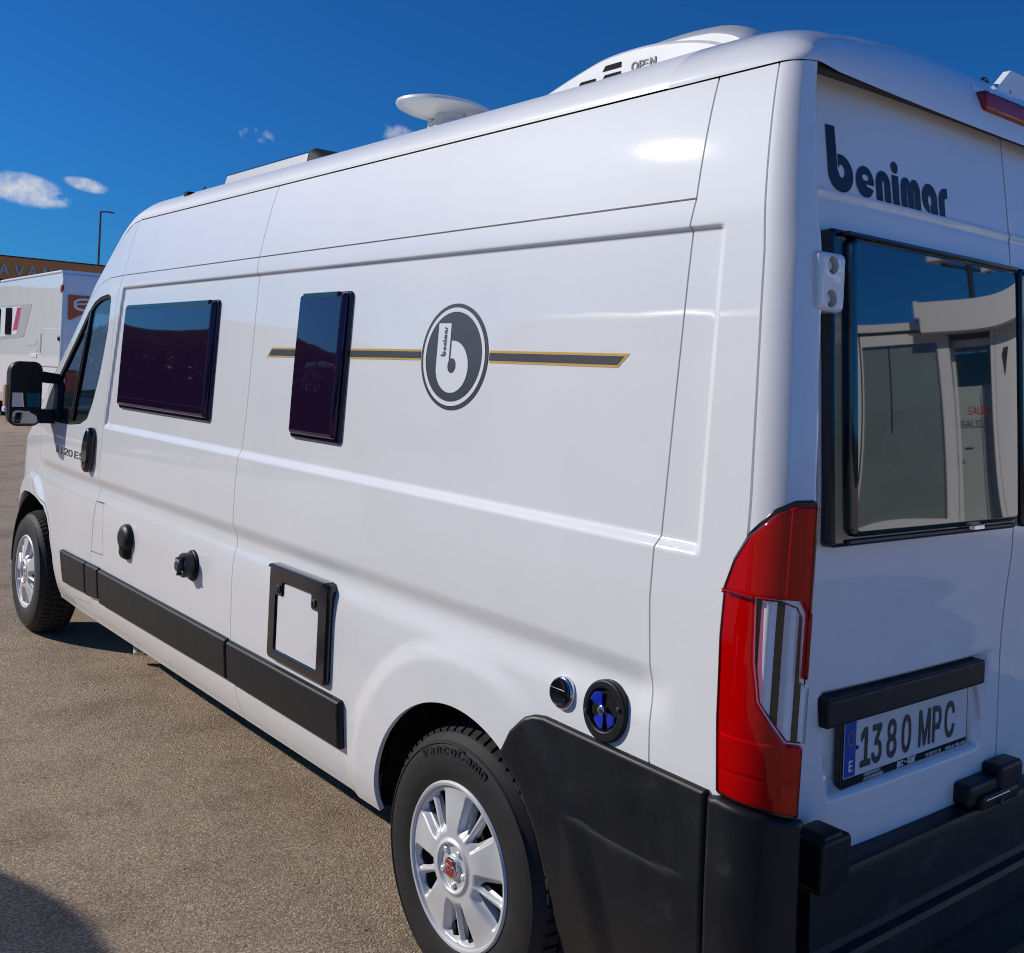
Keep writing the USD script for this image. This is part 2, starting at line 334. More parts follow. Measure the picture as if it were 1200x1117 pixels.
simple('galvanised', (.12, .125, .13), .45, metal=.6)
simple('pebble', (.42, .37, .31), .8, vary=.4, scale=60.0)
simple('hedge_leaf', (.022, .034, .014), .7, vary=.5, scale=3.0)
simple('bark', (.05, .04, .03), .9)
simple('hill_green', (.045, .055, .03), 1.0, spec=0.0, vary=.5, scale=.03)
simple('mount_grey', (.50, .50, .49), .4)
simple('frame_white', (.80, .80, .79), .35)
simple('blind_grey', (.36, .40, .395), .6, vary=.06)

# ------------------------------------------------------------------ ground and hills
th = np.arange(96) * 2 * np.pi / 96
rr = [0, 8, 30, 120, 500, 2500]
V = [np.zeros((1, 3))] + [np.stack([r * np.cos(th), r * np.sin(th), 0 * th], -1) for r in rr[1:]]
F = [[0, 1 + i, 1 + (i + 1) % 96] for i in range(96)]
for k in range(len(rr) - 2):
    a, b = 1 + k * 96, 1 + (k + 1) * 96
    for i in range(96):
        j = (i + 1) % 96; F += [[a + i, b + i, b + j], [a + i, b + j, a + j]]
p = put('/World', 'asphalt_ground', trimesh.Trimesh(np.vstack(V), F, process=False), 'asphalt', smooth=False, kind='structure')
rng = np.random.default_rng(7)
PB = trimesh.creation.icosphere(subdivisions=0); pv, pf = [], []
n_p = 2600; px_ = rng.uniform(-3.4, -.2, n_p); py_ = rng.uniform(.6, 9.0, n_p); ps_ = .0016 + .0034 * rng.random(n_p) ** 3
for k in range(n_p):
    R_ = trimesh.transformations.random_rotation_matrix(rng.random(3))[:3, :3]
    pv.append((PB.vertices * ps_[k] * rng.uniform(.6, 1.2, 3)) @ R_.T * [1, 1, .7] + [px_[k], py_[k], ps_[k] * .35]); pf.append(PB.faces + 12 * k)
tag(stage.GetPrimAtPath(put('/World', 'loose_grit', trimesh.Trimesh(np.vstack(pv), np.vstack(pf), process=False), 'pebble', smooth=False, kind='stuff')), 'fine pale grit scattered over the asphalt beside the van', 'grit')
ang = np.linspace(0, 2 * np.pi, 361); V = []
hgt = 20 + 34 * meshkit.fbm(np.stack([np.cos(ang) * 4 + 9, np.sin(ang) * 4 + 9, 0 * ang], -1), 5, 3)
hgt += 26 * np.exp(-((np.degrees(ang) - 118) / 16) ** 2)
for f_, r in ((0, 640), (.55, 700), (.9, 760), (1, 820), (.7, 900), (0, 1000)):
    w = 1 + .22 * (meshkit.fbm(np.stack([np.cos(ang) * 14 + 30, np.sin(ang) * 14 + 30, ang * 0 + r / 40], -1), 4, 8) - .5)
    V.append(np.stack([np.cos(ang) * r, np.sin(ang) * r, hgt * f_ * w - (1 if f_ == 0 else 0)], -1))
V = np.vstack(V); n = len(ang); F = []
for k in range(5):
    i = np.arange(n - 1) + k * n; F += [np.stack([i, i + n, i + n + 1], -1), np.stack([i, i + n + 1, i + 1], -1)]
put('/World', 'hills', trimesh.Trimesh(V, np.vstack(F)[:, ::-1], process=False), 'hill_green', smooth=True, kind='structure')

# ------------------------------------------------------------------ the van: surfaces of its body
def sstep(t): t = np.clip(t, 0, 1); return t * t * (3 - 2 * t)
_PZ = [.25, .33, .36, .42, .50, .62, .80, .875, .95, 1.005, 1.10, 1.24, 1.60, 1.90, 1.945, 2.08, 2.205, 2.30]
_PX = [.945, .972, .985, 1.002, 1.012, 1.019, 1.020, 1.016, 1.000, 1.013, 1.012, 1.006, .990, .974, .968, .943, .910, .87]
_BW = PchipInterpolator(_PZ, _PX)
_P2 = list(_PX); _P2[7:10] = [1.0185, 1.0165, 1.0145]
_BN = PchipInterpolator(_PZ, _P2)
RW = (.925, .339); FW = (5.086, .339)
def SX(y, z):
    "half width of the body at (y, z)"
    y = np.asarray(y, float); z = np.asarray(z, float)
    g = sstep((y - .22) / .12) * (1 - sstep((y - 4.75) / .25))
    x = _BW(z) * g + _BN(z) * (1 - g)
    ye = y + .08 * (z - 1.87) / .61
    rec = sstep((z - 1.232) / .03) * (1 - sstep((z - 1.878) / .012)) * sstep((y - .188) / .022) * (1 - sstep((ye - 3.700) / .022))
    x = x - .013 * rec
    d = np.hypot(y - RW[0], z - RW[1]); x = x + .012 * (1 - sstep((d - .50) / .07)) * sstep((.95 - z) / .12)
    d = np.hypot(y - FW[0], z - FW[1]); x = x + .022 * (1 - sstep((d - .52) / .07)) * sstep((.98 - z) / .12)
    t = np.clip((y - 4.0) / 1.2, 0, 1.7); x = x - .055 * t ** 2
    t = np.clip((y - 5.3) / .7, 0, 1.2); x = x - .30 * t ** 2.4
    return x - .05 * sstep((y - 3.7) / .9) * np.clip((z - 1.25) / .95, 0, 1.2) ** 1.3
def side_p(y, z): return np.stack([-SX(y, z), y, z], -1)
def side_fn(y, z):
    y = np.asarray(y, float); z = np.asarray(z, float); e = 1e-3
    xy = (SX(y + e, z) - SX(y - e, z)) / (2 * e); xz = (SX(y, z + e) - SX(y, z - e)) / (2 * e)
    n = np.stack([-np.ones_like(xy), -xy, -xz], -1)
    return side_p(y, z), n / np.linalg.norm(n, axis=1, keepdims=True)
def flat_side(y0, z0):
    """the flat plane that touches the side at (y0, z0), in the same (y, z) coordinates"""
    P, N = side_fn(np.array([y0]), np.array([z0])); P, N = P[0], N[0]
    def fn(y, z):
        y = np.asarray(y, float); z = np.asarray(z, float)
        x = P[0] - (N[1] * (y - y0) + N[2] * (z - z0)) / N[0]
        return np.stack([x, y, z], -1), np.repeat(N[None], len(y), 0)
    return fn
OUT = [(3.70, 2.205), (3.80, 2.193), (3.90, 2.14), (3.98, 2.07), (4.22, 1.885), (4.51, 1.655), (4.84, 1.42), (5.00, 1.29), (5.12, 1.20), (5.30, 1.12), (5.52, 1.03), (5.70, .91), (5.80, .76), (5.83, .55), (5.82, .30)]
ARCH_R = Point(RW[0], .345).buffer(.392, quad_segs=32)
ARCH_F = Polygon([(4.516, .20), (4.511, .404), (4.545, .53), (4.60, .637), (4.655, .705), (4.722, .754), (4.80, .776), (4.90, .786), (5.05, .79), (5.2, .782), (5.30, .752), (5.40, .68), (5.48, .57), (5.52, .43), (5.53, .20)])
G = .0022                                                          # half a panel gap
mid = [(2.287, 2.21), (2.293, 2.076), (2.300, 1.949), (2.307, 1.404), (2.320, 1.246), (2.319, 1.007), (2.294, .925), (2.283, .606), (2.244, .378), (2.235, .30)]
rear_seam = [(.281, 2.21), (.276, 1.945), (.284, 1.888), (.295, 1.559), (.304, 1.257), (.310, 1.237), (.310, 1.132), (.283, .817), (.28, .80)]
door_rear = [(3.742, 1.945), (3.783, 1.798), (3.806, 1.163), (3.812, 1.00), (3.831, .888), (3.862, .657), (3.874, .595), (3.912, .395)]
door_top = [(3.742, 1.945), (3.945, 1.941), (4.06, 1.925), (4.128, 1.905), (4.247, 1.850), (4.50, 1.635), (4.80, 1.405), (4.935, 1.28)]
pil_y = lambda z: float(np.interp(z, [.8, 1.36, 1.83, 2.2], [.080, .078, .092, .131]))
body_all = Polygon([(pil_y(2.205), 2.205), *OUT, (4.52, .30), (1.33, .33), (.10, .33), (pil_y(.8), .8), (pil_y(1.36), 1.36), (pil_y(1.83), 1.83)]).buffer(0)
def right_of(line, far=9.0): return Polygon([*line, (line[-1][0], -1), (far, -1), (far, 3), (line[0][0], 3)]).buffer(0)
sill_z = [(1.33, .36), (4.6, .36)]
QUARTER_CLAD = Polygon([(.735, .690), (.70, .752), (.655, .795), (.63, .806), (.595, .812), (.40, .809), (.125, .806), (.12, .20), (.545, .20), (.545, .42), (.60, .56), (.66, .64)]).buffer(0)
lower = body_all.difference(ARCH_R).difference(ARCH_F)
above_cr = sbox(-1, 1.945, 9, 3); quarter = lower.difference(right_of(rear_seam)); rest = lower.intersection(right_of(rear_seam))
door = Polygon([*door_top, (4.955, 1.18), (4.935, .97), (4.985, .90), (4.99, .85), (4.90, .80), (4.80, .790), (4.715, .769), (4.645, .718), (4.586, .645), (4.531, .535), (4.497, .405), (4.497, .352), (4.40, .344), *door_rear[::-1][:-1]]).buffer(0)
cab_zone = Polygon([*door_rear, (3.912, .10), (9, .1), (9, 3), (3.722, 3), (3.722, 1.945)]).buffer(0)
roof_line = right_of(mid)
upper = rest.intersection(above_cr).difference(cab_zone)
panels = {
    'rear_quarter': quarter.difference(QUARTER_CLAD.buffer(-.01)),
    'upper_side_panel': upper.difference(roof_line), 'upper_side_panel_front': upper.intersection(roof_line),
    'side_panel': rest.difference(above_cr).difference(roof_line).difference(QUARTER_CLAD.buffer(-.01)),
    'side_panel_front': rest.difference(above_cr).intersection(roof_line).difference(cab_zone),
    'cab_door': door.intersection(lower),
    'front_shell': lower.intersection(cab_zone).difference(door)}
# glass of the cab door
cab_glass = Polygon([(3.872, 1.835), (3.885, 1.852), (3.93, 1.862), (4.06, 1.852), (4.154, 1.830), (4.25, 1.782), (4.432, 1.642), (4.68, 1.448), (4.80, 1.34), (4.86, 1.262), (4.855, 1.225), (4.70, 1.212), (4.345, 1.216), (4.16, 1.232), (4.06, 1.262), (3.998, 1.34), (3.925, 1.496), (3.872, 1.70)]).buffer(.004).buffer(-.004)
panels['cab_door'] = panels['cab_door'].difference(cab_glass)
fuel_flap = Polygon([(3.831 - .008, .889), (3.722, .892), (3.692, .664), (3.862 - .008, .657)])
panels['side_panel_front'] = panels['side_panel_front'].difference(fuel_flap.buffer(.0022, join_style=2))

VAN = thing('camper_van', 'white panel camper van in the foreground with rooftop units and a round black side badge', 'camper van', (0, 2.9, 0))
body = put(VAN, 'side_panel', panel(panels['side_panel'].buffer(-G), side_fn, .02, .005), 'white_paint')
for nm, key, da, db in (('side_panel', 'side_panel_front', .009, .005), ('upper_side_panel', 'upper_side_panel', .03, .01), ('upper_side_panel', 'upper_side_panel_front', .03, .01),
                        ('rear_quarter_panel', 'rear_quarter', .006, .005), ('front_fender', 'front_shell', .02, .02)):
    put(VAN, nm, panel(panels[key].buffer(-G), side_fn, da, db), 'white_paint')
CAB_DOOR = put(VAN, 'cab_door', panel(panels['cab_door'].buffer(-G), side_fn, .012, .008), 'white_paint')
put(VAN, 'fuel_flap', panel(fuel_flap, side_fn, .02, .02), 'white_paint')
# the far side is the mirror image, with its sliding door
for nm, pl in (('side_panel', unary_union([panels['side_panel'], panels['upper_side_panel'], panels['rear_quarter']])), ('sliding_door', panels['side_panel_front']),
               ('upper_side_panel', panels['upper_side_panel_front']), ('front_fender', panels['front_shell']), ('cab_door', panels['cab_door'])):
    put(VAN, nm, mirror(panel(pl.buffer(-G), side_fn, .05, .02)), 'white_paint')

# ---- roof: a shell over the plan outline at z = 2.205
xs_c, ys_c = -.855, .135
def roof_p(x, y):
    ax = np.abs(x); ye = np.where(ax > .855, ys_c - .062 * np.sqrt(np.clip(1 - ((ax - .855) / .0592) ** 2, 0, 1)), np.where(ax > .78, .073 + (.855 - ax) / .075 * .012, .085 + .017 * (1 - (ax / .78) ** 2)))
    q = np.clip((.42 - y) / (.42 - ye), 0, 1)
    g = np.clip((1 - np.clip(np.abs(x) / .914, 0, 1) ** (2.0 + .3 * (1 - sstep((y - .42) / .45)))) * (1 - q ** 2.6), 0, 1)
    return np.stack([x, y, 2.205 + .222 * g ** .5], -1)
corner = [(xs_c - .0588 * math.cos(t), ys_c - .062 * math.sin(t)) for t in np.linspace(0, math.pi / 2, 8)]
edge = [(-.91399, 3.70), (-.91399, ys_c + .03)] + corner + [(-.78, .085), (-.4, .098), (0, .102)]
roof_poly = Polygon(edge + [(-x, y) for x, y in edge[::-1]]).buffer(0)
def warp_grid(x): return np.sign(x) * .914 * np.sin(np.clip(np.abs(x), 0, 1) * math.pi / 2)       # finer towards the edges
def roof_fn(u, y):
    x = warp_grid(u); P = roof_p(x, y); e = 5e-4
    xe = np.clip(x, -.9134, .9134); ye = np.maximum(y, .0640)
    n = np.cross(roof_p(xe + e, ye) - roof_p(xe - e, ye), roof_p(xe, ye + e) - roof_p(xe, ye - e))
    return P, n / np.maximum(np.linalg.norm(n, axis=1, keepdims=True), 1e-12)
ui = lambda x: np.sign(x) * np.arcsin(np.clip(abs(x) / .914, 0, 1)) * 2 / math.pi
def dense_poly(pts, step=.03):
    out = []
    for p, q in zip(pts, pts[1:] + pts[:1]):
        n_ = max(1, int(math.hypot(q[0] - p[0], q[1] - p[1]) / step)); out += [(p[0] + (q[0] - p[0]) * t / n_, p[1] + (q[1] - p[1]) * t / n_) for t in range(n_)]
    return out
roof_uv = Polygon([(ui(x), y) for x, y in dense_poly(edge + [(-x, y) for x, y in edge[::-1]])]).buffer(0)
def rear_edge(x):
    ax = np.abs(x); return np.where(ax > .855, ys_c - .062 * np.sqrt(np.clip(1 - ((ax - .855) / .0592) ** 2, 0, 1)), np.where(ax > .78, .073 + (.855 - ax) / .075 * .012, .085 + .017 * (1 - (ax / .78) ** 2)))
def tail_p(u, t):
    "the rounded rear end: t runs from 0 where it leaves the roof to 1 at the gutter"
    x = warp_grid(u); q = np.sin(np.clip(t, 0, 1) * math.pi / 2); ye = rear_edge(x)
    g = np.clip((1 - np.clip(np.abs(x) / .914, 0, 1) ** 2.3) * (1 - q ** (2.6 + 1.2 * sstep((np.abs(x) - .6) / .25))), 0, 1)
    return np.stack([x, .42 - (.42 - ye) * q, 2.205 + .222 * g ** .5], -1)
def tail_fn(u, t):
    e = 1e-3; ue = np.clip(u, -.996, .996); te = np.clip(t, .003, .996)
    n = np.cross(tail_p(ue + e, te) - tail_p(ue - e, te), tail_p(ue, te - e) - tail_p(ue, te + e))
    return tail_p(u, t), n / np.maximum(np.linalg.norm(n, axis=1, keepdims=True), 1e-12)
put(VAN, 'roof_rear_cap', panel(sbox(-1, 0, 1, 1), tail_fn, .01, .025, flange=0), 'white_paint')
put(VAN, 'roof', panel(roof_uv.intersection(sbox(-2, .42, 2, 3.70)), roof_fn, .02, .10, flange=0), 'roof_paint')

# ---- cab front: strips from side to side over the outline
oc = np.array(OUT); seg = np.concatenate([[0], np.cumsum(np.hypot(*np.diff(oc, axis=0).T))])
py, pz = PchipInterpolator(seg, oc[:, 0]), PchipInterpolator(seg, oc[:, 1])
bul = PchipInterpolator([0, seg[2], seg[4], seg[6], seg[8], seg[10], seg[12], seg[14]], [.222, .205, .15, .12, .10, .12, .13, .12])
def strip_p(u, t):
    t = np.clip(t, 0, seg[-1]); y, z = py(t), pz(t); ty, tz = py(t, 1), pz(t, 1); L = np.hypot(ty, tz); ny, nz = -tz / L, ty / L
    a = np.clip(u, -1, 1); w = SX(y, z); h = bul(t) * np.sqrt(np.clip(1 - a * a, 0, 1))
    return np.stack([a * w, y + ny * h, z + nz * h], -1)
def strip_fn(u, t):
    x = np.sin(np.clip(u, -1, 1) * math.pi / 2); e = 5e-4; xe = np.clip(x, -.998, .998); te = np.clip(t, 6e-4, seg[-1] - 6e-4)
    n = np.cross(strip_p(xe + e, te) - strip_p(xe - e, te), strip_p(xe, te + e) - strip_p(xe, te - e)); n = -n
    n /= np.maximum(np.linalg.norm(n, axis=1, keepdims=True), 1e-12); up = np.stack([0 * u, .5 + 0 * u, .8 + 0 * u], -1)
    n = np.where((n * up).sum(1, keepdims=True) < 0, -n, n)
    return strip_p(x, t), n
put(VAN, 'roof_front_cap', panel(sbox(-1, 0, 1, seg[4]), strip_fn, .04, .02, flange=0), 'roof_paint')
glass_zone = rrect(-.86, seg[4] + .03, .86, seg[7] - .04, .05)
put(VAN, 'windscreen_frame', panel(sbox(-1, seg[4], 1, seg[7]).difference(glass_zone), strip_fn, .05, .05, flange=0), 'white_paint')
put(VAN, 'windscreen', panel(glass_zone, strip_fn, .05, .05, flange=0, lift=-.004), 'window_glass')
put(VAN, 'bonnet', panel(sbox(-1, seg[7], 1, seg[11] - .004), strip_fn, .05, .03, flange=.01), 'white_paint')
put(VAN, 'front_bumper', panel(sbox(-1, seg[11], 1, seg[14]), strip_fn, .05, .05, flange=.01), 'black_plastic')
for s in (-1, 1): put(VAN, 'headlight', panel(rrect(min(s * .55, s * .9), seg[10] + .0, max(s * .55, s * .9), seg[11] - .03, .03), strip_fn, .05, .05, flange=.0, bevel=[(0, .0), (.0, .006), (.006, .01)]), 'clear_lens')

# ---- rear pillars (swept round the corner) and rear doors
_RY = PchipInterpolator([.40, .55, .75, .957, 1.10, 1.20, 1.26, 1.50, 1.90, 2.235, 2.4], [.076, .075, .076, .078, .071, .062, .061, .072, .102, .146, .17])
_GZ = [.8, 1.36, 1.83, 2.2]
def pil_p(s, z):
    gy = np.interp(z, _GZ, [.075, .073, .088, .128]); r = np.interp(z, _GZ, [.09, .09, .08, .055])
    X = SX(gy, z); L = r * math.radians(79); a = np.clip(s / r, 0, math.radians(79))
    x = -(X - r) - r * np.cos(a); y = gy - r * np.sin(a); ys = gy - s
    x = np.where(s < 0, -SX(ys, z), x); y = np.where(s < 0, ys, y)
    e = np.clip(s - L, 0, None); y1 = gy - r * math.sin(math.radians(79)); deep = np.clip(_RY(z) + .034 - y1, .01, None) / .94; e1 = np.minimum(e, deep); e2 = np.clip(e - deep, 0, None)
    return np.stack([x + e1 * .34 + e2, y + e1 * .94, z + 0 * x], -1)
def pil_fn(s, z):
    e = 4e-3; n = np.cross(pil_p(s + e, z) - pil_p(s - e, z), pil_p(s, z + e) - pil_p(s, z - e))
    return pil_p(s, z), n / np.maximum(np.linalg.norm(n, axis=1, keepdims=True), 1e-12)
pillar = panel(sbox(-.001, .72, .31, 2.203), pil_fn, .006, .03, flange=.02)
put(VAN, 'rear_pillar', pillar, 'white_paint'); put(VAN, 'rear_pillar', mirror(pillar), 'white_paint')
gut = panel(sbox(-.03, .75, .01, 2.2), pil_fn, .01, .05, flange=0, lift=-.007)
put(VAN, 'pillar_groove', gut, 'white_paint'); put(VAN, 'pillar_groove', mirror(gut), 'white_paint')
PLATE_REC = Polygon([(-.705, .725), (-.098, .718), (-.066, .86), (-.066, .93), (-.74, .93), (-.74, .86)])
def plate_rec(x, z):
    # signed distance to the four sides of the recess
    d = np.minimum.reduce([z - .722, .96 - z, x + .70 + .18 * (.86 - z) * -1 + .02, -.085 - x + .15 * (z - .72)])
    return d
def rear_y(x, z):
    y = _RY(z) + .030 * np.clip(np.abs(x) / .8, 0, 1) ** 4 * .5
    y = y - .0035 * np.exp(-((z - 1.974) / .006) ** 2) + .002 * np.exp(-((z - 1.960) / .006) ** 2)
    return y + .034 * sstep(plate_rec(x, z) / .03)
def rear_p(x, z): return np.stack([x + 0 * z, rear_y(x, z), z + 0 * x], -1)
def rear_fn(x, z):
    e = 1.5e-3; n = np.cross(rear_p(x + e, z) - rear_p(x - e, z), rear_p(x, z + e) - rear_p(x, z - e))
    return rear_p(x, z), n / np.maximum(np.linalg.norm(n, axis=1, keepdims=True), 1e-12)
dl = rrect(-.790, .585, -.003, 2.226, .012)
put(VAN, 'rear_door', panel(dl, rear_fn, .02, .0075), 'white_paint', label='rear door with the number plate')
def no_plate(x, z):
    def p2(x, z): return np.stack([x + 0 * z, _RY(z) + .015 * np.clip(np.abs(x) / .8, 0, 1) ** 4 - .0035 * np.exp(-((z - 1.974) / .006) ** 2), z + 0 * x], -1)
    e = 1.5e-3; n = np.cross(p2(x + e, z) - p2(x - e, z), p2(x, z + e) - p2(x, z - e)); return p2(x, z), n / np.linalg.norm(n, axis=1, keepdims=True)
put(VAN, 'rear_door', panel(rrect(.003, .585, .790, 2.226, .012), no_plate, .03, .0075), 'white_paint')
def rear_flat(z0, x0=-.4, dy=0.0):
    """a plane touching the rear doors at height z0, in (x, z) coordinates"""
    P, N = no_plate(np.array([x0]), np.array([z0])); P, N = P[0] + [0, dy, 0], N[0]
    def fn(x, z):
        x = np.asarray(x, float); z = np.asarray(z, float); y = P[1] - N[2] * (z - z0) / N[1]
        return np.stack([x, y, z], -1), np.repeat(np.array([[0, N[1], N[2]]]) / math.hypot(N[1], N[2]), len(x), 0)
    return fn
# gutter between roof and doors
put(VAN, 'rear_gutter', join(rbox((-.80, .128, 2.221), (.80, .20, 2.229), .002), rbox((-.80, .105, 2.229), (.80, .20, 2.239), .004)), 'dark_grey_plastic')
put(VAN, 'inner_shell', join(bx((-.80, .19, .5), (.80, .22, 2.2)), bx((-.80, .22, .45), (.80, 3.3, .50)), bx((-.86, 3.28, .5), (.86, 3.32, 2.3))), 'black_matt')
put(VAN, 'underbody', join(bx((-.72, .15, .30), (.72, 5.5, .47)), bx((-.90, 1.55, .33), (.90, 4.30, .40)), bx((-.55, .35, .24), (-.1, .8, .34))), 'black_matt')
for w in (RW, FW):
    for s in (-1, 1):
        y0 = w[0] if w is RW else 5.02; rx = .415 if w is RW else .50
        arc = [(y0 + rx * math.cos(t), .33 + .46 * math.sin(t)) for t in np.linspace(.0, math.pi, 40)]
        arc2 = [(y0 + (rx + .012) * math.cos(t), .33 + .472 * math.sin(t)) for t in np.linspace(math.pi, .0, 40)]
        put(VAN, 'wheel_arch_liner', join(ext_x(Polygon(arc + arc2), *sorted((s * .55, s * .965))), ext_x(Polygon(arc2 + [(y0 + .3, .3)]).convex_hull, *sorted((s * .54, s * .56)))), 'black_matt')

# ------------------------------------------------------------------ side windows (hinged acrylic)
def side_window(y0, y1, z0, z1, blind):
    fl = flat_side((y0 + y1) / 2, (z0 + z1) / 2)
    w = put(VAN, 'side_window', panel(rrect(y0, z0, y1, z1, .018), fl, .3, .3, flange=.03, bevel=[(0, .006), (.002, .009), (.005, .010)]), 'acrylic_edge')
    k0, k1 = y0 + .018, y1 - .012
    def bowed(a, b):
        P, N = fl(a, b); t = (b - z0) / (z1 - z0) * 2 - 1; q = (a - y0) / (y1 - y0) * 2 - 1
        P = P + N * (.004 * (1 - t ** 2) * (1 - .6 * q ** 2))[:, None]
        N = N + np.stack([0 * t, .016 * q * (1 - t ** 2) / (y1 - y0), .016 * t / (z1 - z0) * (1 - .6 * q ** 2)], -1); return P, N / np.linalg.norm(N, axis=1, keepdims=True)
    put(w, 'pane', panel(rrect(k0, z0 + .014, k1, z1 - .006, .012), bowed, .03, .03, flange=0, bevel=[(0, .008), (0, .014), (.004, .021), (.014, .026)]), 'acrylic')
    put(w, 'hinge_rail', panel(rrect(y0 + .05, z1 - .022, y1 - .045, z1 - .002, .006), fl, .3, .3, flange=0, bevel=[(0, .01), (0, .024), (.004, .030)]), 'black_gloss')
    if blind:
        put(w, 'lower_rail', panel(rrect(y0 + .02, z0 + .05, y1 - .02, z0 + .055, .002), lambda a, b: bowed(a, b), .03, .03, flange=0, bevel=[(0, .024), (.001, .0275)]), 'acrylic_edge')
    return w
side_window(2.613, 3.632, 1.338, 1.803, True)
side_window(1.624, 1.948, 1.334, 1.803, False)

# ------------------------------------------------------------------ decals on the side
def side_letters(text, y0, z0, h, parent, name, mat_, bold=False, sx=1.0, lift=.0008):
    g = meshkit.text_mesh(text, h, .0006, bold); v = g.vertices
    P, N = side_fn(y0 - v[:, 0] * sx, z0 + v[:, 1]); return put(parent, name, trimesh.Trimesh(P + N * (lift + v[:, 2:3]), g.faces, process=False), mat_, smooth=False)
def capst(pts, w, cap=1): return LineString(pts).buffer(w / 2, cap_style=cap, join_style=1, quad_segs=10)
def arcp(cx, cy, r, a0, a1, n=20, ry=None): return [(cx + r * math.cos(math.radians(a)), cy + (ry or r) * math.sin(math.radians(a))) for a in np.linspace(a0, a1, n)]
def badge_b():
    """the white b of the round badge, drawn in image sense: x to the right, y up, badge radius 1"""
    stem = sbox(-.50, -.20, -.12, .63)
    bowl = Polygon(arcp(-.02, -.20, .48, 180, 360, 40, .48) + arcp(-.02, -.20, .48, 0, 90, 24, .50) + [(-.06, .30), (-.50, .30)])
    slot = sbox(-.12, -.18, -.07, .75); eye = affinity.scale(Point(-.02, -.17).buffer(.125), 1, 1.12)
    return unary_union([stem, bowl]).difference(unary_union([slot, eye]))
def word_benimar(big=1.72):
    """b e n i m a r, x-height 1; returns [(letter, shape)]"""
    w = .30; out = []; x = 0.0
    b = unary_union([sbox(0, .50, .40, big), Polygon(arcp(.55, .50, .55, 0, 360, 40, .50))]).difference(unary_union([Point(.53, .50).buffer(.16), sbox(.40, .5, .46, 1.2)]))
    b = unary_union([sbox(0, .45, .38, big), Polygon(arcp(.52, .49, .52, 0, 360, 40, .51)).union(sbox(0, .0, .3, .5).intersection(Polygon(arcp(.52, .49, .52, 0, 360, 40, .51))))]).difference(unary_union([affinity.scale(Point(.56, .55).buffer(.15), .9, 1.15), sbox(.38, .55, .43, 1.2)]))
    out.append(b); x = 1.16
    def add(s, adv):
        nonlocal x
        out.append(affinity.translate(s, x, 0)); x += adv + .10
    e = Polygon(arcp(.40, .42, .40, 0, 360, 36, .43)).difference(unary_union([affinity.scale(Point(.43, .54).buffer(.14), 1.05, .62), Polygon([(.46, .31), (.9, .22), (.9, .355), (.46, .365)])])); add(e, .80)
    n = unary_union([Polygon(arcp(.34, .48, .34, 0, 180, 24, .37)), sbox(0, 0, .68, .48)]).difference(unary_union([sbox(.29, -.1, .39, .52), Point(.34, .52).buffer(.05)])); add(n, .68)
    i_ = unary_union([sbox(0, 0, .31, .82), Point(.155, 1.04).buffer(.165)]); add(i_, .31)
    mm = unary_union([Polygon(arcp(.27, .50, .27, 0, 180, 20, .35)), Polygon(arcp(.71, .50, .27, 0, 180, 20, .35)), sbox(0, 0, .98, .50)]).difference(unary_union([sbox(.29, -.1, .345, .55), sbox(.635, -.1, .69, .55)])); add(mm, .98)
    a = unary_union([Polygon(arcp(.40, .42, .40, 0, 360, 36, .43)), sbox(.44, 0, .80, .42)]).difference(unary_union([affinity.scale(Point(.40, .36).buffer(.10), 1, 1.5), sbox(.36, -.1, .43, .30)])); add(a, .80)
    r = unary_union([sbox(0, 0, .30, .50), Polygon([(0, .45)] + arcp(.42, .45, .42, 180, 90, 14, .40) + [(.48, .85), (.48, .56), (.34, .54), (.30, .45)])]); add(r, .48)
    return out, x
yb, zb, rb = 1.081, 1.611, .140; rby = .149
fb = side_fn
put(VAN, 'pinstripe', panel(unary_union([Polygon([(2.184, 1.592), (2.150, 1.626), (1.236, 1.629), (1.236, 1.599)]), Polygon([(.926, 1.598), (.926, 1.629), (.435, 1.628), (.468, 1.597)])]), fb, .04, .04, flange=0, lift=.0009), 'sticker_yellow')
put(VAN, 'pinstripe', panel(unary_union([Polygon([(2.168, 1.598), (2.148, 1.620), (1.2355, 1.623), (1.2355, 1.605)]), Polygon([(.9265, 1.604), (.9265, 1.623), (.450, 1.622), (.470, 1.603)])]), fb, .04, .04, flange=0, lift=.0017), 'sticker_dark')
bd = put(VAN, 'round_badge', panel(ell(yb, zb, rby, rb, 32), fb, .02, .02, flange=0, lift=.0016), 'sticker_dark')
put(bd, 'ring', panel(ell(yb, zb, rby * .925, rb * .925, 32).difference(ell(yb, zb, rby * .845, rb * .845, 32)), fb, .02, .02, flange=0, lift=.0024), 'sticker_white')
to_badge = lambda g: affinity.translate(affinity.scale(g, -rby, rb, origin=(0, 0)), yb, zb)
put(bd, 'letter', panel(to_badge(badge_b()), fb, .02, .02, flange=0, lift=.0024), 'sticker_white')
# the name up the stem of the b
wl, ww = word_benimar(1.5)
stem_w = affinity.translate(affinity.rotate(affinity.scale(unary_union(wl), .57 / ww, .57 / ww, origin=(0, 0)), 90, origin=(0, 0)), -.225, .0)
put(bd, 'lettering', panel(to_badge(stem_w), fb, .02, .02, flange=0, lift=.0030), 'sticker_dark')
for ch, y_, w_ in (('B', 4.574, .060), ('1', 4.480, .034), ('2', 4.424, .082), ('0', 4.332, .078), ('E', 4.226, .070), ('S', 4.140, .078)):
    g_ = meshkit.text_mesh(ch, .033, .0006, True); side_letters(ch, y_, 1.059, .033, VAN, 'model_lettering', 'sticker_dark', True, w_ / (g_.vertices[:, 0].max() - g_.vertices[:, 0].min()))

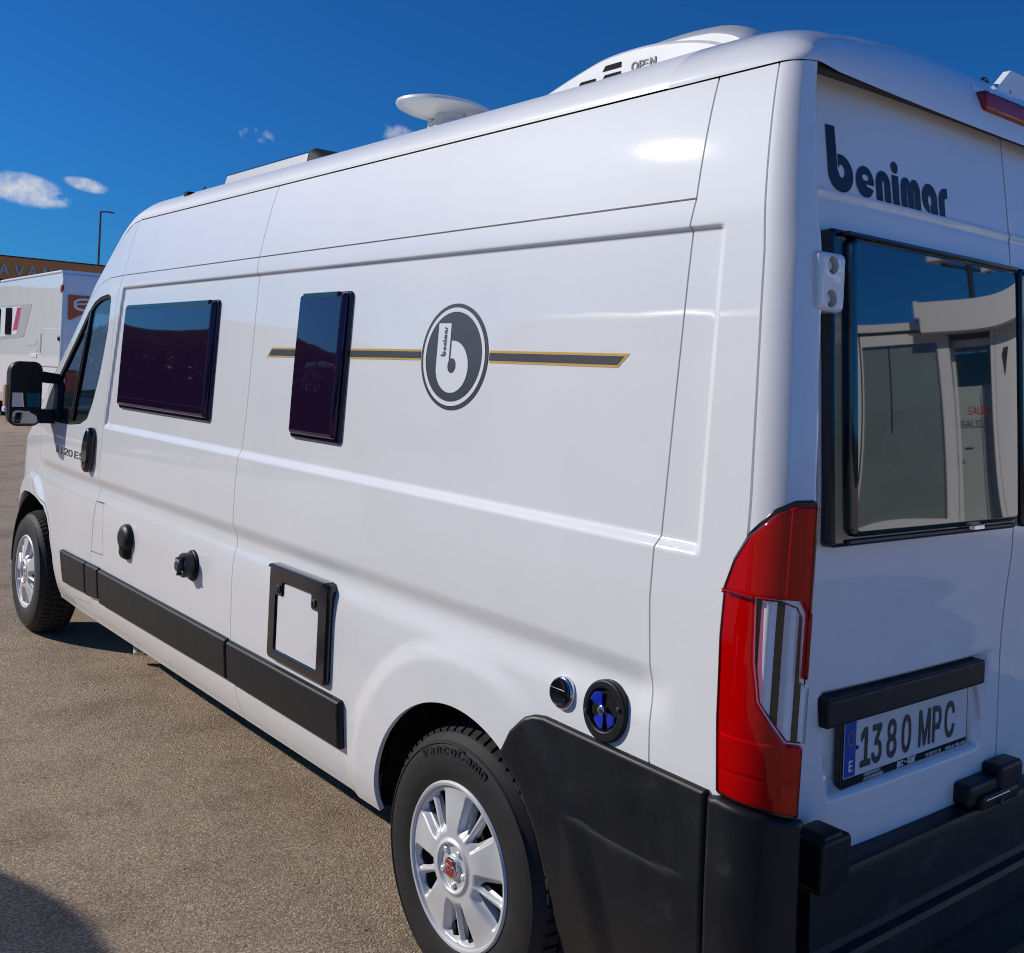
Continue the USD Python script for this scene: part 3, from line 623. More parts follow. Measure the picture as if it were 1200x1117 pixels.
# ------------------------------------------------------------------ lower side trim, handles, flaps
for y0, y1 in ((1.488, 2.281), (2.287, 3.700), (3.706, 3.893), (3.899, 4.318)):
    pl = Polygon([(y0, .457), (y0 + .0, .600), (y1, .597), (y1 - (.0 if y1 < 4 else .03), .440 if y1 > 3 else .455)])
    if y1 > 4: pl = Polygon([(y0, .447), (y0, .597), (y1, .590), (y1 - .03, .430)])
    gm = panel(pl.buffer(-.008).buffer(.008, quad_segs=3), side_fn, .05, .05, flange=.004, bevel=[(0, .004)] + rnd(.020, .012, 3))
    put(VAN, 'side_moulding', gm, 'black_plastic'); put(VAN, 'side_moulding', mirror(gm), 'black_plastic')
h = put(VAN, 'door_handle', panel(affinity.rotate(affinity.scale(Point(3.945, 1.120).buffer(1, quad_segs=14), .058, .108), 6).intersection(sbox(3.895, .9, 4.06, 1.4)).buffer(-.004).buffer(.004), side_fn, .02, .02, flange=.004, bevel=[(0, .008), (0, .018), (.006, .029), (.016, .035)]), 'black_gloss')
put(h, 'lock', tube((-1.03, 3.955, 1.055), (-1.053, 3.955, 1.055), .010), 'chrome')
f1 = flat_side(3.36, .78)
put(VAN, 'socket_cover', panel(unary_union([ell(3.362, .790, .070, .060), rrect(3.315, .705, 3.405, .76, .03)]).buffer(.01).buffer(-.01), f1, .05, .05, flange=.004, bevel=[(0, .004), (0, .012), (.006, .022), (.02, .030), (.035, .033)]), 'black_plastic')
f2 = flat_side(2.65, .804)
c = put(VAN, 'flue_outlet', panel(Point(2.640, .797).buffer(.058, quad_segs=12), f2, .1, .1, flange=.004, bevel=[(0, .004), (.004, .010)]), 'black_plastic')
P, N = f2(np.array([2.640]), np.array([.800])); P, N = P[0], N[0]
put(c, 'outer_pipe', lathe([(.046, 0), (.046, .040), (.042, .046), (.032, .046), (.032, .012), (0, .012)], P, N, 32), 'dark_grey_plastic')
put(c, 'cap', join(lathe([(.022, .0), (.024, .060), (.018, .066), (0, .066)], P, N, 24), *[tube(P + N * .05 + .021 * np.array([0, math.cos(a), math.sin(a)]), P + N * .05 + .043 * np.array([0, math.cos(a), math.sin(a)]), .006) for a in (0.5, 2.1, 3.7, 5.2)]), 'dark_grey_plastic')
# service hatch
f3 = flat_side(1.78, .772)
ho, hi = rrect(1.572, .618, 1.966, .922, .022), rrect(1.637, .655, 1.909, .872, .006)
hi = hi.difference(unary_union([rrect(1.60, .828, 1.683, .90, .014), rrect(1.866, .828, 1.95, .90, .014)])).buffer(-.003).buffer(.003)
hh = put(VAN, 'service_hatch', panel(ho.difference(hi), f3, .05, .05, flange=.01, bevel=[(0, .004)] + rnd(.018, .009, 3)), 'black_gloss')
put(hh, 'flap', panel(hi.buffer(.004), f3, .1, .1, flange=0, lift=.012), 'white_paint')
put(hh, 'hinge_bar', panel(rrect(1.589, .912, 1.954, .926, .006), f3, .05, .05, flange=.01, bevel=[(0, .018), (.003, .028)]), 'black_gloss')
for yy in (1.657, 1.893):
    P, N = f3(np.array([yy]), np.array([.852])); put(hh, 'lock', join(lathe([(.013, .014), (.013, .022), (.009, .024), (0, .024)], P[0], N[0], 18), rbox(P[0] + N[0] * .022 + [-.004, -.002, -.009], P[0] + N[0] * .022 + [.004, .002, .009], .001)), 'dark_grey_plastic')
# socket and vent above the rear cladding
f4 = flat_side(.549, .876)
q = put(VAN, 'power_socket', panel(Point(.548, .876).buffer(.036, quad_segs=14), f4, .1, .1, flange=.01, bevel=[(0, .004), (.002, .008), (.006, .009)]), 'chrome')
P, N = f4(np.array([.550]), np.array([.877])); P, N = P[0], N[0]
put(q, 'cap', join(lathe([(.031, .006), (.031, .013), (.027, .017), (.020, .014), (0, .014)], P, N, 28), rbox(P + N * .012 - [.002, .020, .005], P + N * .020 + [.002, .020, .005], .002)), 'black_gloss')
f5 = flat_side(.413, .874)
ring = Point(.413, .874).buffer(.064, quad_segs=20).difference(Point(.416, .876).buffer(.043, quad_segs=20))
q = put(VAN, 'vent', panel(ring, f5, .1, .1, flange=.012, bevel=[(0, .004)] + rnd(.010, .005, 3)), 'black_plastic')
P, N = f5(np.array([.416]), np.array([.876])); P, N = P[0], N[0]
put(q, 'backing', lathe([(.044, .002), (0, .002)], P, N, 28), 'black_matt')
tY, tZ = np.array([0, -1, 0.]), np.array([0, 0, 1.])
def blade(a):
    pts = []
    for da, r, hgt_ in ((-.15, .008, .004), (.35, .008, .004), (-.55, .038, .004), (.45, .038, .011), (0, .041, .008), (-.15, .008, .007), (.35, .008, .007), (-.55, .038, .007), (.45, .038, .013)):
        pts.append(P + N * hgt_ + r * (math.cos(a + da) * tY + math.sin(a + da) * tZ))
    return trimesh.convex.convex_hull(np.array(pts))
for a in (2.3, 4.4, 5.7): put(q, 'blade', blade(a), 'blue_plastic')
put(q, 'hub', lathe([(.010, .004), (.010, .014), (.007, .016), (0, .016)], P, N, 18), 'chrome')
for yy, zz in ((.368, .890), (.462, .862)):
    Pq, Nq = f5(np.array([yy]), np.array([zz])); put(q, 'screw', lathe([(.0045, .012), (.0045, .0155), (0, .016)], Pq[0], Nq[0], 10), 'chrome')

# ------------------------------------------------------------------ cab glass, frame, mirror
fgl = lambda a, b: side_fn(a, b)
bar = Polygon([(4.225, 1.84), (4.19, 1.84), (4.325, 1.21), (4.375, 1.21)]).intersection(cab_glass)
sail = Polygon([(4.56, 1.20), (4.60, 1.40), (4.70, 1.452), (4.90, 1.30), (4.90, 1.20)]).intersection(cab_glass)
frame = cab_glass.difference(cab_glass.buffer(-.016))
put(CAB_DOOR, 'window_seal', panel(unary_union([frame, bar]), side_fn, .03, .03, flange=.02, lift=-.004), 'black_matt')
pane_in = cab_glass.buffer(-.014)
put(CAB_DOOR, 'window_pane', panel(pane_in.difference(Polygon([(4.2, 1.9), (4.35, 1.2), (9, 1.2), (9, 1.9)])), side_fn, .03, .03, flange=.004, lift=-.011), 'window_glass')
put(CAB_DOOR, 'quarter_pane', panel(pane_in.intersection(Polygon([(4.2, 1.9), (4.35, 1.2), (9, 1.2), (9, 1.9)])), side_fn, .03, .03, flange=.004, lift=-.011), 'window_glass')
put(CAB_DOOR, 'bar_strip', panel(Polygon([(4.203, 1.835), (4.197, 1.835), (4.340, 1.22), (4.349, 1.22)]), side_fn, .03, .03, flange=.004, lift=-.001), 'chrome')
put(CAB_DOOR, 'mirror_base', panel(sail, side_fn, .03, .03, flange=.02, bevel=[(0, .002), (.006, .012)]), 'black_plastic')
mgl = mirror(panel(pane_in, side_fn, .05, .05, flange=.004, lift=-.011)); put(VAN + '/cab_door_001', 'window_pane', mgl, 'window_glass')
ym = 4.64
def mir(pts, y): return [(x, y + dy, z) for x, z, dy in pts]
front = rrect(-1.222, 1.185, -1.062, 1.522, .045); g1 = trimesh.creation.extrude_polygon(front, 1.0, engine='earcut')
def xz_pad(poly, y0, y1, inset1):
    """rounded body between two x-z outlines"""
    a = dense_ring(poly.exterior, .02); c = a.mean(0); pts = []
    for t, k in ((0, 1 - .06), (.06, 1.0), (.45, .97), (.8, .86), (1, 1 - inset1)):
        b = c + (a - c) * k; pts.append(np.stack([b[:, 0], np.full(len(b), y0 + (y1 - y0) * t), b[:, 1]], -1))
    return trimesh.convex.convex_hull(np.vstack(pts))
mr = put(VAN, 'door_mirror', xz_pad(front, ym, ym + .15, .45), 'black_plastic')
put(mr, 'mirror_glass', trimesh.Trimesh(np.array([[-1.208, ym - .003, 1.285], [-1.075, ym - .003, 1.285], [-1.075, ym + .006, 1.505], [-1.208, ym + .006, 1.505]]), [[0, 1, 2], [0, 2, 3]], process=False), 'mirror_glass', smooth=False)
put(mr, 'wide_angle_glass', xz_pad(rrect(-1.206, 1.200, -1.078, 1.268, .02), ym - .006, ym + .01, .3), 'mirror_glass')
put(mr, 'glass_surround', join(rbox((-1.212, ym - .005, 1.272), (-1.072, ym + .01, 1.284), .003)), 'black_plastic')
put(mr, 'arm', join(hull((-1.07, ym + .02, 1.475), (-1.07, ym + .09, 1.475), (-1.07, ym + .02, 1.415), (-1.07, ym + .09, 1.415), (-.95, ym + .03, 1.458), (-.95, ym + .10, 1.458), (-.95, ym + .03, 1.405), (-.95, ym + .10, 1.405)),
                    hull((-1.07, ym + .02, 1.27), (-1.07, ym + .09, 1.27), (-1.07, ym + .02, 1.20), (-1.07, ym + .09, 1.20), (-.93, ym + .0, 1.28), (-.93, ym + .14, 1.28), (-.93, ym + .0, 1.20), (-.93, ym + .14, 1.20))), 'black_plastic')
put(mr, 'side_repeater', rbox((-1.236, ym + .03, 1.285), (-1.214, ym + .08, 1.40), .008), 'amber')
put(mr, 'repeater_lens', rbox((-1.238, ym + .025, 1.255), (-1.216, ym + .085, 1.285), .008), 'white_plastic')
put(VAN, 'door_mirror', trimesh.Trimesh(xz_pad(front, ym, ym + .15, .45).vertices * [-1, 1, 1], xz_pad(front, ym, ym + .15, .45).faces[:, ::-1], process=False), 'black_plastic')
put(VAN, 'aerial', join(tube((-.50, 4.06, 2.335), (-.50, 4.06, 2.425), .022, .010), tube((-.50, 4.06, 2.42), (-.50, 3.98, 2.45), .004)), 'black_plastic')
# cab inside
for x in (-.48, .48):
    put(VAN, 'cab_seat', join(rbox((x - .26, 3.62, .55), (x + .26, 4.12, .98), .06), hull(*[(x + a, y + b, z) for a in (-.24, .24) for (y, z, b) in ((3.66, .95, 0), (3.66, .95, .12), (3.50, 1.50, 0), (3.50, 1.50, .10))]), rbox((x - .13, 3.46, 1.50), (x + .13, 3.58, 1.70), .04)), 'seat_cloth')
put(VAN, 'dashboard', join(hull(*[(x, y, z) for x in (-.82, .82) for (y, z) in ((4.55, .8), (4.50, 1.12), (4.62, 1.20), (4.98, 1.20), (5.0, .8))])), 'dark_grey_plastic')
put(VAN, 'steering_wheel', trimesh.Trimesh(*(lambda t: ((t.vertices @ trimesh.transformations.rotation_matrix(math.radians(62), [1, 0, 0])[:3, :3].T) + [-.46, 4.42, 1.17], t.faces))(trimesh.creation.torus(.19, .016, 40, 10)), process=False), 'black_plastic')
put(VAN, 'cab_floor', bx((-.85, 3.33, .47), (.85, 5.0, .52)), 'black_matt')

# ------------------------------------------------------------------ wheels
def wheel(cx, wc, s):
    """s = -1: the van's left side"""
    cy, cz = wc; ax = np.array([s, 0, 0.0]); o = np.array([cx, cy, cz])                # o lies in the plane of the wheel trim's rim
    prof = [(.196, -.19), (.196, -.004), (.203, .004), (.210, .006), (.216, .0085), (.222, .009), (.224, .0105), (.235, .012), (.262, .014), (.285, .010), (.294, .0068), (.296, .0095), (.300, .0085), (.303, .001), (.317, -.012), (.326, -.026), (.330, -.050), (.331, -.100), (.330, -.155), (.322, -.183), (.30, -.20), (.25, -.205), (.20, -.19)]
    w = put(VAN, 'wheel', lathe(prof, o, ax, 96), 'rubber', smooth=50)
    tb = []
    rows = ((-.030, .028, .3305, 64, .30), (-.066, .030, .333, 64, .16), (-.102, .032, .333, 56, .22), (-.138, .030, .333, 64, .16), (-.172, .028, .3305, 64, .30))
    for h_, wd, r_, nb, gap in rows:
        for k in range(nb):
            a0 = 2 * math.pi * (k + .04 * (h_ * 100 % 3)) / nb; a1 = a0 + 2 * math.pi / nb * (1 - gap); sk = .02 * (1 if h_ > -.1 else -1)
            pts = []
            for a_, hh_ in ((a0, h_ - wd / 2), (a1, h_ - wd / 2), (a0 + sk, h_ + wd / 2), (a1 + sk, h_ + wd / 2)):
                edge_ = abs(hh_ + .10) > .078
                for r2 in (r_ - .012, r_ + .007 - (.010 if edge_ else 0)): pts.append(o + ax * hh_ + r2 * np.array([0, math.cos(a_), math.sin(a_)]))
            tb.append(pts)
    tb = np.array(tb)                                                                # (n, 8, 3): corners a0in a0out a1in a1out b0in b0out b1in b1out
    fc = np.array([[1, 3, 7], [1, 7, 5], [0, 1, 5], [0, 5, 4], [2, 6, 7], [2, 7, 3], [0, 2, 3], [0, 3, 1], [4, 5, 7], [4, 7, 6]])
    put(w, 'tread', trimesh.Trimesh(tb.reshape(-1, 3), (fc[None] + 8 * np.arange(len(tb))[:, None, None]).reshape(-1, 3), process=False), 'tread_rubber', smooth=False)
    # side wall: raised rings and shoulder lugs
    put(w, 'rim_well', lathe([(.196, -.002), (.19, -.05), (.12, -.075), (0, -.075)], o, ax, 48), 'steel_dark')
    put(w, 'rim', join(lathe([(.2035, -.006), (.2045, .006), (.200, .0115), (.194, .0105), (.188, .002), (.186, -.01)], o, ax, 96)), 'silver')
    # the trim: five broad spokes, a thin one between each pair
    base = 97.0
    def pol(r, a): return (r * math.cos(math.radians(a)), r * math.sin(math.radians(a)))
    holes, ribs = [], []
    for k in range(5):
        c_ = base + 36 + 72 * k
        for a0, a1 in ((c_ - 17.5, c_ - 3.6), (c_ + 3.6, c_ + 17.5)):
            i0, i1 = (a0 + 4, a1 + 0) if a0 < c_ - 5 else (a0 + 0, a1 - 4)
            holes.append(Polygon([pol(.094, (i0 + i1) / 2 + (3 if a0 < c_ - 5 else -3)), pol(.112, i0 + .5), pol(.176, a0), pol(.181, (a0 + a1) / 2), pol(.176, a1), pol(.112, i1 - .5)]).buffer(-.004).buffer(.004))
    disc = Point(0, 0).buffer(.189, quad_segs=24).difference(unary_union(holes))
    def hub_p(a, b):
        r = np.hypot(a, b); th_ = np.degrees(np.arctan2(b, a))
        d = (th_ - base + 36 + 720) % 72 - 36                                          # angle from the nearest broad spoke
        h_ = .004 + .012 * sstep((.19 - r) / .10) + .006 * (1 - sstep((r - .060) / .012)) - .010 * (1 - sstep((r - .050) / .010)) + .009 * (1 - sstep((r - .026) / .004))
        valley = sstep((np.abs(d) - 13.5) / 6.0) * sstep((r - .080) / .03) * sstep((.187 - r) / .012)
        crest = 1 - sstep((36 - np.abs(d) - .6) / 4.5)
        h_ = h_ - .018 * valley + .012 * valley * crest
        return o + np.stack([s * h_, (a if s > 0 else -a), b], -1)
    def hub_fn(a, b):
        e = 1e-3; n = np.cross(hub_p(a + e, b) - hub_p(a - e, b), hub_p(a, b + e) - hub_p(a, b - e))
        return hub_p(a, b), n / np.linalg.norm(n, axis=1, keepdims=True)
    hc = put(w, 'hubcap', panel(disc, hub_fn, .003, .003, flange=.022), 'silver')
    for k in range(5):
        a = math.radians(base + 36 + 72 * k); c_ = hub_p(np.array([.045 * math.cos(a)]), np.array([.045 * math.sin(a)]))[0]
        put(w, 'wheel_nut', lathe([(.0085, -.004), (.0085, .006), (.006, .008), (0, .008)], c_, ax, 6), 'silver', smooth=False)
    c_ = hub_p(np.array([0.0]), np.array([0.0]))[0]
    put(w, 'badge_ring', lathe([(.026, -.004), (.026, .002), (.023, .004), (0, .004)], c_, ax, 40), 'chrome')
    sh = Polygon([pol(.0225, a) if abs(math.sin(math.radians(2 * a))) > .5 else pol(.0205, a) for a in range(0, 360, 15)])
    pf = plane(c_ + ax * .005, (0, s, 0), (0, 0, 1))
    bdg = put(w, 'badge', panel(rrect(-.0155, -.019, .0155, .019, .008), pf, .1, .1, flange=.002), 'badge_red')
    put(w, 'badge_lettering', letters('FIAT', .012, .0006, c_ + ax * .0055 + np.array([0, 0, -.006]), (0, s, 0), (0, 0, 1), True, .9, True), 'chrome', smooth=False)
    return w
WHEELS = [wheel(-1.000, RW, -1), wheel(-.985, FW, -1), wheel(1.000, RW, 1), wheel(.985, FW, 1)]
# faint raised lettering on the near tyre
tl = []
for k, ch in enumerate('VancoCamp'):
    a = math.radians(122 - k * 6.6); er = np.array([0, -math.cos(a), math.sin(a)]); et = np.array([0, -math.sin(a), -math.cos(a)])
    tl.append(letters(ch,   .026, .0006, np.array([-1.0134, *RW]) + er * .270, et, er, True, 1.15, True))
put(WHEELS[0], 'tyre_lettering', join(*tl), 'rubber', smooth=False, kind='stuff')

# ------------------------------------------------------------------ rear cladding, bumper, lamps
def clad_p(y, z):
    p = side_p(y, z); l_ = .640 - .10 * np.clip((y - .15) / .40, 0, 1) ** 2 * 0 - .018 * np.sin(np.clip((y - .12) / .42, 0, 1) * math.pi)
    f_ = sstep((y - .13) / .08) * (1 - sstep((y - .46) / .06))
    p[:, 0] -= .0045 * (1 - sstep((z - l_ + .016) / .016)) * f_ * sstep((z - .36) / .22); return p
def clad_fn(y, z):
    y = np.asarray(y, float); z = np.asarray(z, float); e = 2e-3; n = np.cross(clad_p(y, z + e) - clad_p(y, z - e), clad_p(y + e, z) - clad_p(y - e, z))
    n /= np.linalg.norm(n, axis=1, keepdims=True); return clad_p(y, z), np.where(n[:, :1] > 0, -n, n)
gm = panel(QUARTER_CLAD, clad_fn, .01, .008, flange=.02, bevel=[(0, .004)] + rnd(.014, .010, 3))
put(VAN, 'wheel_arch_cladding', gm, 'black_plastic'); put(VAN, 'wheel_arch_cladding', mirror(gm), 'black_plastic')
corner_cl = Polygon([(-.043, .20), (-.043, .800), (-.02, .806), (.06, .800), (.125, .786), (.150, .776), (.165, .74), (.165, .20)])
def pil2(s, z):
    P, N = pil_fn(s, np.maximum(z, .55)); P = P.copy(); P[:, 2] = z; P = P + np.array([.0, 0, 0]); return P, N
gm = panel(corner_cl, pil2, .01, .04, flange=.02, bevel=[(0, .006)] + rnd(.020, .012, 3))
put(VAN, 'bumper_corner', gm, 'black_plastic'); put(VAN, 'bumper_corner', mirror(gm), 'black_plastic')
bp = Polygon([(.14, .616), (.050, .614), (.036, .608), (.030, .594), (.026, .478), (.018, .468), (.002, .462), (-.004, .452), (-.006, .388), (.0, .376), (.03, .33), (.04, .21), (.14, .21)])
put(VAN, 'rear_bumper', ext_x(bp, -.82, .82), 'black_plastic', smooth=25)
for s in (-1, 1):
    a = sorted((s * .846, s * .748))
    put(VAN, 'bumper_stop', join(rbox((a[0], -.012, .612), (a[1], .07, .712), .010), rbox((a[0] + .010, -.006, .60), (a[1] - .02, .06, .720), .010)), 'black_plastic')
put(VAN, 'bumper_reflector', rbox((-.72, -.012, .300), (-.60, .01, .335), .006), 'red_marker')
# tail lamps
LAMP = Polygon([(-.032, .808), (-.044, .95), (-.050, 1.10), (-.048, 1.195), (-.030, 1.248), (.002, 1.302), (.045, 1.348), (.080, 1.366), (.117, 1.368), (.126, 1.357), (.128, 1.10), (.130, .90), (.130, .782), (.060, .798)])
LAMP = LAMP.buffer(-.012, quad_segs=5).buffer(.012, quad_segs=5)
CLEAR = Polygon([(.027, 1.184), (.068, 1.184), (.096, 1.174), (.107, 1.155), (.109, 1.04), (.124, 1.03), (.124, .925), (.092, .930), (.069, .960), (.043, .997), (.032, 1.069)])
def tail_lamp(mf):
    L = put(VAN, 'tail_lamp', mf(panel(LAMP, pil_fn, .01, .02, flange=.01, bevel=[(0, .003), (.002, .006)])), 'black_gloss')
    inner = LAMP.buffer(-.009)
    up = inner.intersection(Polygon([(-1, 1.190), (.025, 1.186), (.098, 1.186), (.112, 1.16), (.112, 1.045), (.14, 1.035), (1, 1.03), (1, 2), (-1, 2)]))
    lo = inner.difference(up).difference(CLEAR.buffer(.003))
    put(L, 'reflector', mf(panel(inner.difference(CLEAR), pil_fn, .01, .02, flange=0, lift=.0064)), 'red_reflector')
    # reflector bowl behind the lenses, stepped so that the panels read through the red
    for pl, hgt_, mt in ((inner.intersection(sbox(-.1, 1.187, .072, 1.5)), .007, 'red_reflector'), (inner.intersection(sbox(.072, 1.187, .098, 1.5)), .009, 'red_reflector'), (inner.intersection(sbox(.098, 1.04, .2, 1.5)).difference(CLEAR), .0075, 'reflector'),
                         (inner.intersection(sbox(-.1, .925, .09, 1.185)).difference(CLEAR.buffer(.003)), .007, 'red_reflector'), (inner.intersection(sbox(-.1, .858, .16, .923)).difference(CLEAR), .009, 'red_reflector'),
                         (inner.intersection(sbox(-.1, .7, .083, .856)), .0075, 'red_reflector'), (inner.intersection(sbox(.086, .7, .3, .856)), .0085, 'reflector'), ):
        if pl.is_empty: continue
        put(L, 'reflector', mf(panel(pl, pil_fn, .008, .02, flange=.001, bevel=[(0, hgt_ - .003), (.004, hgt_)])), mt)
    def flute(a, b):
        P, N = pil_fn(a, b); w_ = np.cos((a - .030) / .078 * 4 * math.pi); return P + N * (.0075 - .0035 * w_)[:, None], N
    put(L, 'reflector', mf(panel(CLEAR.buffer(-.003), surf(lambda a, b: flute(np.asarray(a, float), np.asarray(b, float))[0], 5e-4, 1e-3), .0025, .02, flange=.003)), 'reflector')
    put(L, 'red_lens', mf(panel(up, pil_fn, .008, .02, flange=.001, bevel=[(0, .012)] + rnd(.020, .006, 3))), 'red_lens')
    put(L, 'red_lens', mf(panel(lo, pil_fn, .008, .02, flange=.001, bevel=[(0, .012), (.002, .017), (.005, .0185)])), 'red_lens')
    put(L, 'clear_lens', mf(panel(CLEAR, pil_fn, .006, .01, flange=.001, bevel=[(0, .010), (.003, .017), (.008, .019)])), 'clear_lens')
    put(L, 'lens_rib', mf(panel(Polygon([(-.040, 1.1865), (.024, 1.1835), (.024, 1.1875), (-.040, 1.1905)]), pil_fn, .01, .02, flange=.004, lift=.0195)), 'badge_red')
tail_lamp(lambda g: g); tail_lamp(mirror)

# ------------------------------------------------------------------ rear windows, plate, badge, handle, hinges
def rear_window(x0, x1, kids=True):
    fl = rear_flat(1.58, (x0 + x1) / 2); w = put(VAN, 'rear_window', panel(rrect(x0, 1.258, x1, 1.896, .014), fl, .4, .4, flange=.03, bevel=[(0, .006), (.003, .012), (.01, .013)]), 'black_gloss')
    cx, hw = (x0 + x1) / 2, (x1 - x0) / 2
    def bow(a, b):
        P, N = fl(a, b); t = (b - 1.577) / .32; q_ = (a - cx) / hw
        k = .006; P = P + N * (k * (1 - t ** 2 * .7) * (1 - q_ ** 4))[:, None]
        N = N + np.stack([k * 4 * q_ ** 3 / hw * (1 - t ** 2 * .7), 0 * t, k * 1.4 * t / .32 * (1 - q_ ** 4)], -1); return P, N / np.linalg.norm(N, axis=1, keepdims=True)
    put(w, 'pane', panel(rrect(x0 + .050, 1.278, x1 - .018, 1.882, .02), bow, .02, .02, flange=0, bevel=[(0, .010), (0, .018), (.004, .025), (.012, .028)]), 'rear_acrylic')
    put(w, 'drip_rail', panel(rrect(x0 + .03, 1.880, x1 - .02, 1.890, .003), fl, .3, .3, flange=0, bevel=[(0, .02), (.002, .034)]), 'black_gloss')
    put(w, 'lower_seal', panel(rrect(x0 + .045, 1.264, x1 - .02, 1.273, .003), fl, .3, .3, flange=0, bevel=[(0, .016), (.002, .022)]), 'dark_grey_plastic')
    put(w, 'catch', panel(rrect(x0 + hw * 1.35, 1.266, x0 + hw * 1.35 + .05, 1.280, .004), fl, .3, .3, flange=0, bevel=[(0, .02), (.003, .034)]), 'chrome')
rear_window(-.780, -.016); rear_window(.016, .780)
# name above the window
fr = rear_fn
wl, ww = word_benimar(1.72); sc = (.453) / (ww - .10); 
nm = put(VAN, 'name_lettering', panel(unary_union([affinity.translate(affinity.scale(g, sc, sc * 1.0, origin=(0, 0)), -.742, 1.981) for g in wl]), fr, .01, .0075, flange=0, lift=.0016), 'sticker_navy')
# light bar, plate
fp = rear_flat(.80, -.42, .026)
put(VAN, 'plate_light_bar', panel(rrect(-.732, .884, -.087, .942, .008), rear_flat(.90, -.42), .2, .2, flange=.045, bevel=[(0, .004)] + rnd(.011, .007, 3)), 'black_plastic')
ft = lambda a, b: fp(a, b)
pl = put(VAN, 'number_plate', panel(rrect(-.638, .732, -.112, .880, .006), fp, .3, .3, flange=.004, bevel=[(0, .006), (.002, .009)]), 'black_gloss')
Pc, Nc = fp(np.array([-.68]), np.array([.760])); ex, ey = np.array([1.0, 0, 0]), np.array([0, -Nc[0][2] / 1, Nc[0][1] * -1]); ey = np.cross(Nc[0], ex)
put(pl, 'plate', panel(rrect(-.630, .755, -.120, .876, .004), fp, .3, .3, flange=.001, lift=.0105), 'plate_white')
put(pl, 'blue_band', panel(sbox(-.628, .757, -.588, .874), fp, .3, .3, flange=0, lift=.0113), 'plate_blue')
def on_plate(text, x, z, h, name, mt, bold=False, sx=1.0, dep=.0008, lift=.0113):
    Pq, Nq = fp(np.array([x]), np.array([z])); return put(pl, name, letters(text, h, dep, Pq[0] + Nq[0] * lift, ex, ey, bold, sx), mt, smooth=False)
on_plate('1', -0.578, .771, .079, 'digit', 'plate_text', True, .72); on_plate('3', -0.531, .771, .079, 'digit', 'plate_text', True, .66)
on_plate('8', -0.473, .771, .079, 'digit', 'plate_text', True, .66); on_plate('0', -0.413, .771, .079, 'digit', 'plate_text', True, .64)
on_plate('M', -0.342, .771, .079, 'digit', 'plate_text', True, .60); on_plate('P', -0.283, .771, .079, 'digit', 'plate_text', True, .66); on_plate('C', -0.227, .771, .079, 'digit', 'plate_text', True, .62)
on_plate('E', -.616, .769, .022, 'digit', 'sticker_white', True, .9, lift=.0120)
for k in range(12):
    a = k * math.pi / 6; on_plate('*', -.609 + .012 * math.cos(a) - .003, .836 + .014 * math.sin(a) - .004, .008, 'star', 'sticker_yellow', lift=.0120)
on_plate('ac-llar', -0.422, 0.7400, .0165, 'dealer_lettering', 'sticker_white', True, 1.05, lift=.0095)
on_plate('www.ac-llar.com', -0.214, 0.7400, .0080, 'dealer_lettering', 'sticker_white', False, 1.0, lift=.0095)
on_plate('93 893 51 76', -0.302, 0.7400, .0080, 'dealer_lettering', 'sticker_white', False, .95, lift=.0095)
on_plate('CARAVANES I', -0.552, 0.7470, .0066, 'dealer_lettering', 'sticker_white', False, 1.05, lift=.0095)
on_plate('AUTOCARAVANES', -0.552, 0.7380, .0066, 'dealer_lettering', 'sticker_white', False, .95, lift=.0095)
for xx in (-.582, -.25): put(pl, 'rivet', lathe([(.005, .010), (.004, .0125), (0, .013)], fp(np.array([xx]), np.array([.815 if xx < -.4 else .80]))[0][0], Nc[0], 10), 'steel_dark')
# door handle across the seam
hd = put(VAN, 'rear_door_handle', join(rbox((-.200, .034, .616), (.050, .085, .668), .012), rbox((-.165, .020, .606), (.015, .07, .640), .010), rbox((-.070, .026, .628), (.045, .08, .692), .012)), 'black_plastic')
put(hd, 'grip_edge', rbox((-.150, .017, .630), (-.040, .024, .635), .002), 'chrome')
put(hd, 'lock_barrel', tube((-.082, .015, .616), (-.082, .024, .616), .008), 'dark_grey_plastic')
# hinges
def hinge(z, s=-1):
    y0 = float(_RY(z)); m0 = rbox((-.935, y0 - .092, z - .056), (-.848, y0 + .01, z + .056), .012)
    import manifold3d as m3
    def mani(t): return m3.Manifold(m3.Mesh(np.asarray(t.vertices, np.float32), np.asarray(t.faces, np.uint32)))
    a = mani(m0)
    for dz in (-.031, .031): a = a - mani(tube((-.896, y0 - .13, z + dz), (-.892, y0 - .066, z + dz), .017, n=20))
    mm_ = a.to_mesh(); t = trimesh.Trimesh(mm_.vert_properties[:, :3], mm_.tri_verts)
    if s > 0: t = trimesh.Trimesh(t.vertices * [-1, 1, 1], t.faces[:, ::-1], process=False)
    hg = put(VAN, 'door_hinge', t, 'white_paint', smooth=30)
    X = -1 if s < 0 else 1
    for dz in (-.031, .031): put(hg, 'bolt', lathe([(.011, 0), (.010, .010), (.006, .012), (0, .012)], np.array([X * .893, y0 - .072, z + dz]), (0, -1, 0), 8), 'white_plastic')
    put(hg, 'knuckle', tube((X * .846, y0 - .066, z - .05), (X * .846, y0 - .066, z + .05), .012), 'white_paint')
hinge(1.772); hinge(1.772, 1)
